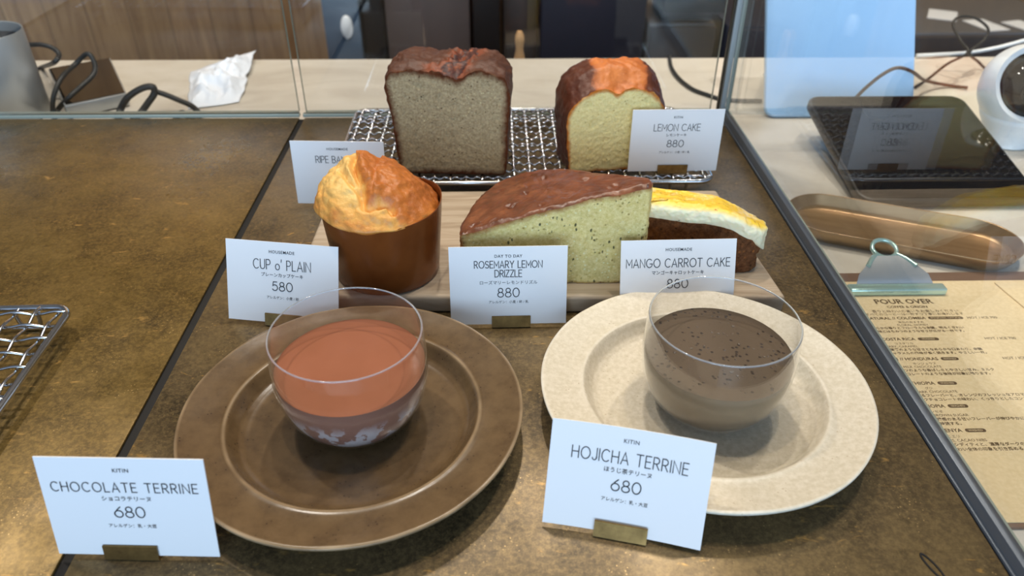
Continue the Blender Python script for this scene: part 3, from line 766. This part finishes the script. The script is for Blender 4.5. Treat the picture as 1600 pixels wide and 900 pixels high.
def pick(vs, fs, keep):
    use = sorted({i for f, k in zip(fs, keep) if k for i in f}); mp = {i: n for n, i in enumerate(use)}
    b = MB(); b.add([vs[i] for i in use], [tuple(mp[i] for i in f) for f, k in zip(fs, keep) if k]); return b, use
OX, OY = .04, .49
wp = [(-.0265, .4590), (.02, .4582), (.104, .4578), (.1068, .464), (.1058, .4705), (.050, .538), (.034, .548), (.018, .549), (.003, .541), (-.010, .522), (-.020, .497), (-.0265, .474)]
wp = [(x-OX, y-OY) for x, y in wp]
def wz(x, y):
    d = math.hypot(x+OX-.106, y+OY-.460); arc_d = max(0, d/.135)
    return .0800-.0385*arc_d**1.2+.002*noise.noise(Vector((x, y, 0))*40)
vs, fs, tg, up, P = slice_mesh(wp, lambda x, y: .0003, wz, rnd=.0022, amp=.0008, bite=.0020, seed=2.)
N = 260
arc_idx = [P[i].y+OY > .4635 and not (P[i].x+OX > .045) and i > N*.3 for i in range(N)]
isg = [t[0] == 'top' or (t[0] == 'side' and (arc_idx[t[1]] or max(up[k] for k in f) > .975)) for f, t in zip(fs, tg)]
sl = thing('rosemary_lemon_slice', 'pale speckled wedge of cake with a brown glazed top', 'cake', (OX, OY, BZ))
b, use = pick(vs, fs, isg); b.build('glazed_crust', M['glaze'], sl, angle=180)
b, use = pick(vs, fs, [not k for k in isg])
ed = []
for i in use:
    q = vs[i]; t_ = wz(q.x, q.y); ed.append(max(0, min(1, max(1-(t_-q.z)/.007, (1-q.z/.003)*.6, 1-(q.x+OX+.0265)/.006))))
b.build('crumb', M['rose_crumb'], sl, attr={'edge': ed}, angle=180)

QX, QY = .15, .49
cp = [(.1075, .4905), (.13, .4835), (.178, .4700), (.1885, .4712), (.1945, .4775), (.1960, .486), (.1915, .494), (.165, .5040), (.118, .516), (.1085, .512)]
cp = [(x-QX, y-QY) for x, y in cp]
def cz_top(x, y): return .0505-.0035*sstep(0, .06, x+.0)-.010*sstep(.010, .048, x)+.0012*noise.noise(Vector((x, y, 3))*60)
ca = thing('mango_carrot_slice', 'dark carrot cake slice under thick yellow and white icing', 'cake', (QX, QY, BZ))
def ice_b(x, y): return cz_top(x, y)-.0120-.010*sstep(.036, .050, x)
vs, fs, tg, up, P = slice_mesh(cp, lambda x, y: .0003, lambda x, y: ice_b(x, y)+.001, rnd=.0, amp=.0012, bite=.002, seed=5.)
b, use = pick(vs, fs, [True]*len(fs)); b.build('crumb', M['car_crumb'], ca, attr={'edge': [0.]*len(vs)}, angle=180)
c0 = sum((Vector((x, y, 0)) for x, y in cp), Vector())/len(cp)
ip = [((Vector((x, y, 0))-c0)*1.03+c0)[:2] for x, y in cp]; ip = [(x+(.002 if x > .03 else 0), y-.0008) for x, y in ip]
vs, fs, tg, up, P = slice_mesh(ip, ice_b, cz_top, rnd=.0065, amp=.0009, seed=8., T=26)
tp = [1. if u > 1.5 else sstep(.70, .98, u)+.0 for u in up]
b, use = pick(vs, fs, [True]*len(fs)); b.build('icing', M['icing'], ca, attr={'top': tp}, angle=180)

# ------------------------------------------------------------------ things on the stone counter, right of the case
def local(p, o): return Vector(p)-Vector(o)
t = thing('clipboard_menu', 'kraft paper drinks menu on a brown clipboard beyond the right rail', 'menu', (.365, .40, CZ), 0)
MB().box((.005, .0185, .0012), (.236, .272, .0024)).build('clipboard', M['clipboard'], t, bevel=.0008)
MB().box((.000, .0125, .0028), (.222, .254, .0006)).build('menu_sheet', M['kraft'], t)
ZT = .00320
def menu_text(rows, parent):
    b = MB()
    for x, y, tx, sz, al, off in rows: font_text(b, tx, sz, x, y, align=al, off=off)
    b.v = [Vector((p.x, p.y, ZT)) for p in b.v]
    return b.build('lettering', M['ink_brown'], parent, smooth=False)
menu_text([(-.0255, .1065, 'POUR OVER', .0090, 'CENTER', .00022), (-.0255, .1005, 'COFFEE & ORIGIN', .0042, 'CENTER', .00008),
           (-.0215, .0945, '香りと味わいの違いをお楽しみください', .0040, 'CENTER', .0), (-.024, .0905, 'すべてのコーヒーは一杯ずつ丁寧にお淹れします', .0037, 'CENTER', .0)], t)
items = [(.0850, -.0153, .0134, 'NATURAL // COLOMBIA', .0165, '本日のおすすめ', 'FLORAL, HONEY', 'やわらかな香りとフローラルな余韻、明るくきれい', 'な酸味とはちみつのような甘さが広がる一杯です。'),
         (.0580, -.0363, -.0197, 'SIDAMO // COSTA RICA', .0165, 'コスタリカ', 'RED BERRY, CARAMEL', '赤い果実のような甘さとなめらかな口あたり、余韻', 'にキャラメルの風味が長く続きます。やさしい一杯。'),
         (.0340, -.0298, -.0162, 'COPAN // HONDURAS', .0175, 'ホンジュラス', 'NUTS, MILK CHOCOLATE', 'ナッツのような香ばしさとやさしい甘み、ミルク', 'チョコレートのような後味が印象に残ります。'),
         (.0068, -.0455, -.0314, 'GUJI // ETHIOPIA', .0185, 'グジ', 'ORANGE, DARK CHOCOLATE', 'のあるフレーバーと、オレンジのフレッシュなアロマが明るく美しい', 'ダークチョコレートの味わい、くっきりとしたコントラストを楽しめ'),
         (-.0170, -.0498, -.0354, 'NENSEBO // ETHIOPIA', .0195, 'ネンセボ', 'PLUM, BROWN SUGAR', 'の高揚感のある甘いフレーバーが伸びやかに広がる。さらに', '一層持続する。'),
         (-.0406, -.0497, -.0354, 'NYERI // KENYA', .0205, 'ニエリ', 'CASSIS, CACAO NIBS', 'なアシディティと、濃厚なダークのフレーバーが', 'が味わい全体の印象を引き締める。')]
for y, p0, p1, nm, px, jp_, note, d_, e_ in items:
    menu_text([(p0-.0022, y, nm, .0046, 'RIGHT', .0001), (px, y, 'HOT / ICE 700', .0040, 'LEFT', .00004), (p0-.0060, y-.0050, jp_, .0030, 'RIGHT', 0.),
               (p0+.010 if y < .02 else p0-.004, y-.0087, note, .0034, 'RIGHT', 0.), (-.0705, y-.0126, d_, .0034, 'LEFT', .00006), (-.0705, y-.0168, e_, .0034, 'LEFT', .00006)], t)
    c_, h_ = (p0+p1)/2, (p1-p0)/2; pill = MB()
    pill.prism([(px_+c_, py+y+.0014) for px_, py in arc(h_-.0017, 0, .0017, .0017, -90, 90, 6)+arc(-h_+.0017, 0, .0017, .0017, 90, 270, 6)], .00305, .00320)
    pl = pill.build('badge', M['ink_brown'], t, smooth=False)
    b = MB(); font_text(b, 'WASHED' if h_ < .0084 else 'ANAEROBIC NATURAL', .0024, c_, y+.0006); b.v = [Vector((p.x, p.y, .00325)) for p in b.v]
    b.build('lettering', M['kraft'], pl, smooth=False)
# spring clip
k = MB(); k.box((-.0265, .1225, .0064), (.083, .0100, .0068)); cl = k.build('clip_bar', M['clip'], t, bevel=.0018, segs=3)
vs = []
for yy, zz, hw in ((.1250, .0070, .034), (.1330, .0150, .030), (.1420, .0205, .020), (.1500, .0230, .013)):
    for d in (0, -.0012): vs += [(-.0265-hw, yy, zz+d), (-.0265+hw, yy, zz+d)]
fs = []
for i in range(3):
    a = i*4
    fs += [(a, a+1, a+5, a+4), (a+3, a+2, a+6, a+7), (a+2, a, a+4, a+6), (a+1, a+3, a+7, a+5)]
fs += [(2, 3, 1, 0), (12, 13, 15, 14)]
k = MB(); k.add(vs, fs); k.build('clip_plate', M['steel'], cl, angle=60)
k = MB(); k.tube([(-.0265+.0105*math.cos(an), .1590+.0090*math.sin(an), .0245+.0035*math.sin(an)) for an in [2*PI*q/28 for q in range(28)]], .0019, 8, True)
k.tube(spline([(-.0265-.0085, .1530, .0225), (-.0265-.015, .1470, .0215), (-.0265-.021, .1390, .0195)], 5), .0021, 8)
k.tube(spline([(-.0265+.0085, .1530, .0225), (-.0265+.015, .1470, .0215), (-.0265+.021, .1390, .0195)], 5), .0021, 8)
k.build('clip_ring', M['clip'], cl, angle=80)
pp = [(.431, .5355), (.60, .5355), (.60, .34), (.455, .36), (.4225, .46)]
pp = [(.4305, .5350), (.56, .5350), (.56, .300), (.462, .300)]
b = MB(); b.prism([(x-.5, y-.42) for x, y in pp], .0036, .0044)
tag(b.build('paper_sheet', M['kraft'], None, loc=(.5, .42, CZ)), 'second kraft paper sheet overlapping the menu at the right edge', 'paper')

# oval tray
t0 = G(1228, 326, CZ+.012); t1 = G(1600, 390, CZ+.012); ctr = (t0+t1)/2; ang = math.atan2(t1.y-t0.y, t1.x-t0.x); L2 = (t1-t0).length/2
b = MB(); hw = .040
def stad(L, w, z, n=20):
    r = w; return [Vector((sx*(L-r)+r*math.cos(a), r*math.sin(a), z)) for sx, s in ((1, -PI/2), (-1, PI/2)) for a in [s+PI*k/n for k in range(n+1)]]
rings = [stad(L2-.010, hw-.010, .0006), stad(L2-.0065, hw-.0065, .0010), stad(L2-.0035, hw-.0035, .0060), stad(L2, hw, .0150), stad(L2-.0003, hw-.0003, .0157), stad(L2-.0010, hw-.0010, .0157), stad(L2-.0014, hw-.0014, .0150), stad(L2-.0048, hw-.0048, .0060), stad(L2-.0070, hw-.0070, .0026), stad(L2-.0085, hw-.0085, .0020)]
n = len(rings[0]); vs = [p for r in rings for p in r]; fs = [tuple(range(n))[::-1], tuple((len(rings)-1)*n+i for i in range(n))]
for j in range(len(rings)-1):
    for i in range(n): fs.append((j*n+i, j*n+(i+1) % n, (j+1)*n+(i+1) % n, (j+1)*n+i))
b.add(vs, fs); tag(b.build('oval_tray', M['tray'], None, loc=(ctr.x, ctr.y, CZ), rz=ang, angle=70), 'long oval brass tray lying behind the clipboard', 'tray')

# black tablet on a low wedge
bl = G(1345, 313, CZ+.012); tl = GY(1262, 150, bl.y+.19)
dy = tl.y-bl.y; tilt = math.atan2(tl.z-bl.z, dy); wdt = .186; dep = math.hypot(dy, tl.z-bl.z)
t = thing('tablet', 'black tilted glossy tablet lying before the pale blue screen back', 'tablet', (bl.x+wdt/2, bl.y, CZ), 0)
Rt = Matrix.Translation((0, 0, bl.z-CZ)) @ Matrix.Rotation(tilt, 4, 'X')
def rrect(w, d, r, n=6):
    return [(sx*(w/2-r)+r*math.cos(a), sy*(d/2-r)+r*math.sin(a)) for sx, sy, s in ((1, -1, -PI/2), (1, 1, 0), (-1, 1, PI/2), (-1, -1, PI)) for a in [s+PI/2*k/n for k in range(n+1)]]
b = MB(); b.prism([(x, y+dep/2) for x, y in rrect(wdt, dep, .016)], -.010, 0); b.xf(Rt).build('housing', M['black'], t, bevel=.0015, angle=50)
b = MB(); b.prism([(x, y+dep/2) for x, y in rrect(wdt-.006, dep-.006, .013)], .0001, .0006); b.xf(Rt).build('screen', M['black_gloss'], t, angle=50)
hb = bl.z-CZ+dep*math.sin(tilt)-.012
b = MB(); b.add([(-.06, .02, .0003), (.06, .02, .0003), (.06, dep*.9, .0003), (-.06, dep*.9, .0003), (-.06, .02, .004), (.06, .02, .004), (.06, dep*.9, hb*.88), (-.06, dep*.9, hb*.88)],
               [(3, 2, 1, 0), (4, 5, 6, 7), (0, 1, 5, 4), (1, 2, 6, 5), (2, 3, 7, 6), (3, 0, 4, 7)]); b.build('wedge_stand', M['black'], t)

# pale blue tablet back on a stand
ib = G(1197, 188, CZ); ir = G(1430, 188, CZ); wd = ir.x-ib.x
t = thing('screen_stand', 'pale blue upright back of a tilted point of sale screen', 'screen', ((ib.x+ir.x)/2, ib.y+.004, CZ), 0)
Rt = Matrix.Translation((0, 0, .003)) @ Matrix.Rotation(PI/2-math.radians(31), 4, 'X')
b = MB(); b.prism([(x, y+.125) for x, y in rrect(wd, .25, .014)], -.010, 0); b.xf(Rt).build('screen_case', M['blue_pl'], t, bevel=.002, angle=50)
Rl = Rt @ Matrix.Translation((0, .10, -.010))
b = MB(); b.add([(-.05, .12, .0004), (.05, .12, .0004), (.05, .165, .0004), (-.05, .165, .0004), (-.05, .075, .115), (.05, .075, .115), (.05, .088, .118), (-.05, .088, .118)],
               [(3, 2, 1, 0), (4, 5, 6, 7), (0, 1, 5, 4), (1, 2, 6, 5), (2, 3, 7, 6), (3, 0, 4, 7)]); b.build('rear_leg', M['white_pl'], t)

# white camera
cb = G(1567, 221, CZ); t = thing('security_camera', 'round white camera with a black lens ball at right edge', 'camera', (cb.x, cb.y, CZ), 0)
b = MB().lathe([(0, .0003), (.027, .0003), (.0285, .002), (.0265, .008), (.0285, .018), (.035, .030), (.0375, .036), (.036, .040)], 48); b.build('base', M['white_pl'], t, angle=50)
# hood: a shell that wraps the ball and is open to the front
vs = []; fs = []; nu, nv = 40, 48; cz0 = .066
ld = (EYE-Vector((cb.x, cb.y, CZ+cz0))); ld.normalize(); ld.x += .45; ld.z = .42; ld.normalize()
sphc = Vector((0, 0, cz0))
rad = .047
a1 = ld; a2 = Vector((-ld.y, ld.x, 0)).normalized(); a3 = a1.cross(a2)
for j in range(nu+1):
    th = math.radians(62)+(PI-math.radians(62))*j/nu
    for i in range(nv):
        ph = 2*PI*i/nv; d = a1*math.cos(th)+(a2*math.cos(ph)+a3*math.sin(ph))*math.sin(th)
        q = sphc+d*rad*(1 if d.z < .2 else 1+.06*d.z); q.z = max(q.z, .030); vs.append(q)
for j in range(nu):
    for i in range(nv): fs.append((j*nv+i, j*nv+(i+1) % nv, (j+1)*nv+(i+1) % nv, (j+1)*nv+i))
o = len(vs)
for i in range(nv):
    q = vs[i]; vs.append(sphc+(q-sphc)*.86)
for i in range(nv): fs.append((i, (i+1) % nv, o+(i+1) % nv, o+i))
b = MB(); b.add(vs, fs); b.build('hood', M['white_pl'], t, angle=60)
lens_dir = (EYE-Vector((cb.x, cb.y, CZ+cz0))).normalized(); lens_dir.x += .42; lens_dir.z -= .12; lens_dir.normalize()
Rb = lens_dir.to_track_quat('Z', 'Y').to_matrix().to_4x4()
b = MB().lathe([(.0395*math.sin(x), .0395*math.cos(x)) for x in [PI*k/24 for k in range(25)]], 40); b.xf(Matrix.Translation(sphc) @ Rb).build('lens_ball', M['black_gloss'], t, angle=180)
b = MB().lathe([(.018, .0340), (.018, .0402), (.0165, .0412), (.0150, .0402), (.0110, .0397), (.0105, .0405), (.006, .0412), (0, .0416)], 40); b.xf(Matrix.Translation(sphc) @ Rb).build('lens', M['black'], t, angle=50)

def cable(name, label, pts, r, m, n=9):
    c0 = Vector(pts[0]); b = MB().tube([p-c0 for p in spline(pts, n)], r, 8)
    return tag(b.build(name, m, None, loc=c0, angle=80), label, 'cable')
cable('cable', 'thin black cable arching in front of the pale blue screen', [G(1338, 152, CZ+.045), GY(1352, 138, .862), GY(1378, 117, .858), GY(1402, 106, .858), GY(1425, 112, .868), G(1446, 126, CZ+.02), G(1480, 133, CZ+.004), G(1512, 137, CZ+.004)], .0021, M['cable_brown'])
cable('cable', 'thin grey cable looping in the air beside the pale blue screen', [G(1430, 136, CZ+.003), G(1452, 122, CZ+.003), GY(1480, 100, 1.03), GY(1512, 82, 1.06), GY(1500, 62, 1.08), GY(1489, 38, 1.10), GY(1500, 26, 1.11), GY(1525, 29, 1.11), GY(1544, 45, 1.10), GY(1538, 62, 1.09), GY(1515, 82, 1.07), G(1528, 96, CZ+.012), G(1540, 108, CZ+.003)], .0019, M['cable'])
cable('cable', 'white round cord crossing the counter edge at upper right', [G(1432, 87, CZ+.004), G(1470, 85, CZ+.005), GY(1515, 82, 1.18), GY(1560, 74, 1.18), GY(1605, 62, 1.18), GY(1650, 52, 1.18)], .0030, M['white_pl'])
cable('cable', 'black cable curving along the stone behind the lemon loaf', [G(1046, 88, CZ+.003), G(1049, 105, CZ+.003), G(1060, 122, CZ+.003), G(1080, 138, CZ+.003), G(1102, 147, CZ+.003), G(1135, 156, CZ+.003), G(1190, 158, CZ+.003)], .0028, M['cable'])

# ------------------------------------------------------------------ things on the counter, left, behind the case
sc_ = Vector((-.620, .935, CZ)); t = thing('steel_jug', 'brushed steel cylinder jug at the far left edge', 'jug', sc_, 0)
hz = .106; r_ = .0475
MB().lathe([(0, .0003), (r_-.002, .0003), (r_, .002), (r_, hz-.001), (r_-.0008, hz), (r_-.0020, hz-.001), (r_-.0020, .004), (0, .004)], 64).build('body', M['steel'], t, angle=50)
MB().lathe([(0, .004), (r_-.0026, .004), (r_-.0026, hz-.012), (r_-.008, hz-.014), (0, hz-.016)], 48).build('dark_insert', M['black'], t, angle=50)
MB().tube([(.022, -.004, hz-.02), (.020, -.008, hz+.02), (.008, -.014, hz+.075)], .0070, 12).build('handle', M['black'], t, angle=60)
q = [G(75, 107, CZ+.022), G(172, 90, CZ+.022), G(198, 146, CZ+.018), G(101, 166, CZ+.018)]
c0 = sum(q, Vector())/4; c0.z = CZ
t = thing('card_terminal', 'flat dark glossy tablet lying behind the glass beside steel jug', 'tablet', c0, 0)
b = MB(); loq = [Vector((p.x-c0.x, p.y-c0.y, .002)) for p in q]; hiq = [p-c0 for p in q]
b.add(loq+hiq, [(0, 1, 2, 3), (7, 6, 5, 4), (0, 4, 5, 1), (1, 5, 6, 2), (2, 6, 7, 3), (3, 7, 4, 0)]); b.build('housing', M['steel'], t, bevel=.0015)
ce = sum(hiq, Vector())/4
b = MB(); inn = [ce+(p-ce)*.955 for p in hiq]; b.add([p+Vector((0, 0, .0003)) for p in inn]+[p+Vector((0, 0, .0009)) for p in inn], [(0, 1, 2, 3), (7, 6, 5, 4), (0, 4, 5, 1), (1, 5, 6, 2), (2, 6, 7, 3), (3, 7, 4, 0)]); b.build('screen', M['black_gloss'], t, smooth=False)
cable('cable', 'black cable looping from the steel jug toward the dark tablet', [GY(44, 70, .985), GY(66, 70, .985), GY(84, 76, .985), GY(92, 86, .98), GY(84, 98, .975), G(66, 105, CZ+.004), G(52, 112, CZ+.004)], .0031, M['cable'])
cable('cable', 'tangled black cable lying over the flat dark tablet', [G(82, 178, CZ+.004), GY(84, 150, .935), GY(96, 122, .955), GY(118, 100, .99), GY(137, 84, .99), GY(148, 100, .985), GY(146, 116, .975), GY(128, 134, .955), GY(108, 152, .935), G(90, 172, CZ+.006), G(84, 190, CZ+.004)], .0031, M['cable'])
cable('cable', 'thick black cable arched behind the glass left of napkin', [G(184, 188, CZ+.004), GY(188, 172, .925), GY(200, 152, .93), GY(222, 138, .935), GY(238, 136, .937), GY(241, 146, .937), GY(232, 160, .93), GY(220, 176, .92), G(208, 188, CZ+.005)], .0043, M['cable'])
cable('cable', 'flat black cable end right of the arched black cable', [GY(239, 142, .944), GY(256, 147, .945), GY(278, 156, .945), GY(300, 166, .942), G(312, 180, CZ+.0045), G(300, 186, CZ+.004), G(284, 176, CZ+.004), G(272, 190, CZ+.005)], .0036, M['cable'])
# crumpled napkin
n0, n1, n2, n3 = G(297, 110, CZ+.004), G(399, 86, CZ+.004), G(374, 157, CZ+.004), G(292, 168, CZ+.004)
c0 = (n0+n1+n2+n3)/4; c0.z = CZ; vs = []; fs = []; n = 40
for j in range(n+1):
    for i in range(n+1):
        u, v = i/n, j/n; p = n0.lerp(n1, u).lerp(n3.lerp(n2, u), v)
        e = min(u, 1-u, v, 1-v); q = Vector((p.x, p.y, 0))
        rid = abs(noise.noise(q*28))+.6*abs(noise.noise(q*61+Vector((4, 2, 0))))
        p = p-c0; p.z = .0012+.016*sstep(0, .25, e)*(1-.75*min(1, rid*1.6))+.010*u*(1-v)
        p.x += .004*noise.noise(q*40)*(e < .1); p.y += .006*noise.noise(q*30+Vector((9, 0, 0)))*(e < .1); vs.append(p)
for j in range(n):
    for i in range(n): a = j*(n+1)+i; fs.append((a, a+1, a+n+2, a+n+1))
b = MB(); b.add(vs, fs); nk = b.build('napkin', M['napkin'], None, loc=c0, angle=50)
sd = nk.modifiers.new('thickness', 'SOLIDIFY'); sd.thickness = .0006; sd.offset = 1
tag(nk, 'crumpled white napkin on the stone behind left glass pane', 'napkin')

# ------------------------------------------------------------------ dim back bar beyond the counter
def cabinet(label, u0, u1, y, ztop, depth, mbody, mdoor, seams=(), handle=None, cat='cabinet', name='cabinet'):
    x0, x1 = GY(u0, 45, y).x, GY(u1, 45, y).x; z0 = -.948; t = thing(name, label, cat, ((x0+x1)/2, y+depth/2, z0), 0, 'dark back bar units')
    w = x1-x0; h = ztop-z0
    MB().box((0, .01, h/2), (w-.006, depth-.02, h)).build('body', mbody, t, bevel=.003)
    cuts = [0]+list(seams)+[1]
    for a, c in zip(cuts, cuts[1:]):
        d = MB().box((0, -depth/2+.004, h*(a+c)/2), (w-.008, .016, h*(c-a)-.008)).build('door', mdoor, t, bevel=.002)
    return t, w, h, depth
t, w, h, d = cabinet('slate blue tall door panel with pale oval handle beside wood', 505, 566, 1.9, .55, .5, M['navy'], M['slate'])
hd = GY(543, 41, 1.9); c = Vector(t.location)
b = MB().lathe([(0, 0), (.010, .0), (.015, .004), (.014, .010), (.008, .014), (0, .015)], 32)
b.xf(Matrix.Translation((hd.x-c.x, -d/2-.003, hd.z-c.z)) @ Matrix.Diagonal((1., 1., 1.9, 1)) @ Matrix.Rotation(PI/2, 4, 'X')).build('handle', M['white_pl'], t)
cabinet('narrow black cabinet beside the slate blue door panel', 567, 602, 1.90, .5, .45, M['black'], M['black'])
cabinet('grey brown cabinet with a dark lower door behind banana loaf', 602, 737, 1.92, .5, .45, M['brown_blk'], M['mauve'], (.86,))
cabinet('narrow black cabinet just right of the banana loaf top', 737, 783, 1.9, .5, .45, M['black'], M['black'])
t, w, h, d = cabinet('low brown black cabinet behind the small tan lamp reflection shape', 784, 840, 2.0, -.16, .4, M['brown_blk'], M['brown_blk'])
cabinet('wide dark navy cabinet behind the lemon loaf', 843, 1009, 1.92, .5, .45, M['navy'], M['navy'])
cabinet('low grey cabinet under the black coffee machine', 1014, 1122, 1.9, GY(1060, 40, 1.9).z, .5, M['grey_mid'], M['grey_dk'])
zt = GY(1060, 40, 1.9).z
t = thing('coffee_machine', 'black boxy machine on the low grey cabinet', 'machine', (GY(1072, 30, 1.95).x, 1.98, zt), 0)
MB().box((0, 0, .052), (.15, .2, .04)).build('body', M['black'], t, bevel=.006)
MB().box((0, .03, .017), (.13, .12, .034)).build('stand', M['black'], t, bevel=.003)
MB().box((0, .0, .0765), (.14, .18, .009)).build('top_tray', M['grey_mid'], t, bevel=.002)
p = GY(811, 92, 1.26)
t = thing('lamp_glint_shape', 'small tan shape added for a lamp reflection behind the stone counter edge', 'lamp glint', (p.x, 1.24, GY(811, 92, 1.24).z-.03), 0)  # solid shape added to stand for a lamp reflection
MB().lathe([(0, 0), (.011, 0), (.012, .01), (.009, .032), (.006, .046), (.0075, .058), (.0072, .068), (.004, .075), (0, .076)], 24).build('glint_body', M['tan'], t)
cabinet('dark navy low cabinet between seam and pale blue screen', 1138, 1300, 1.85, -.20, .5, M['navy'], M['navy'])
cabinet('dark grey low cabinet beyond the counter at upper right', 1415, 1720, 1.72, GY(1500, 55, 1.72).z, .6, M['grey_mid'], M['grey_dk'])
zt = GY(1500, 55, 1.72).z
for (u0, v0, u1, v1, rz, lb) in ((1455, 12, 1496, 12, -.5, 'white card on the grey cabinet nearest the blue screen'), (1525, 28, 1562, 28, .2, 'white card in the middle of the grey cabinet top'), (1588, 30, 1625, 30, .3, 'white card cut off at the right edge on grey cabinet')):
    a, c = G(u0, v0+14, zt), G(u1, v1+14, zt); 
    b = MB().box((0, 0, .0012), ((c-a).length, .09, .0016)); o = b.build('paper_card', M['card'], None, loc=((a.x+c.x)/2, (a.y+c.y)/2+.01, zt), rz=rz)
    tag(o, lb, 'card', 'white cards on the grey cabinet')
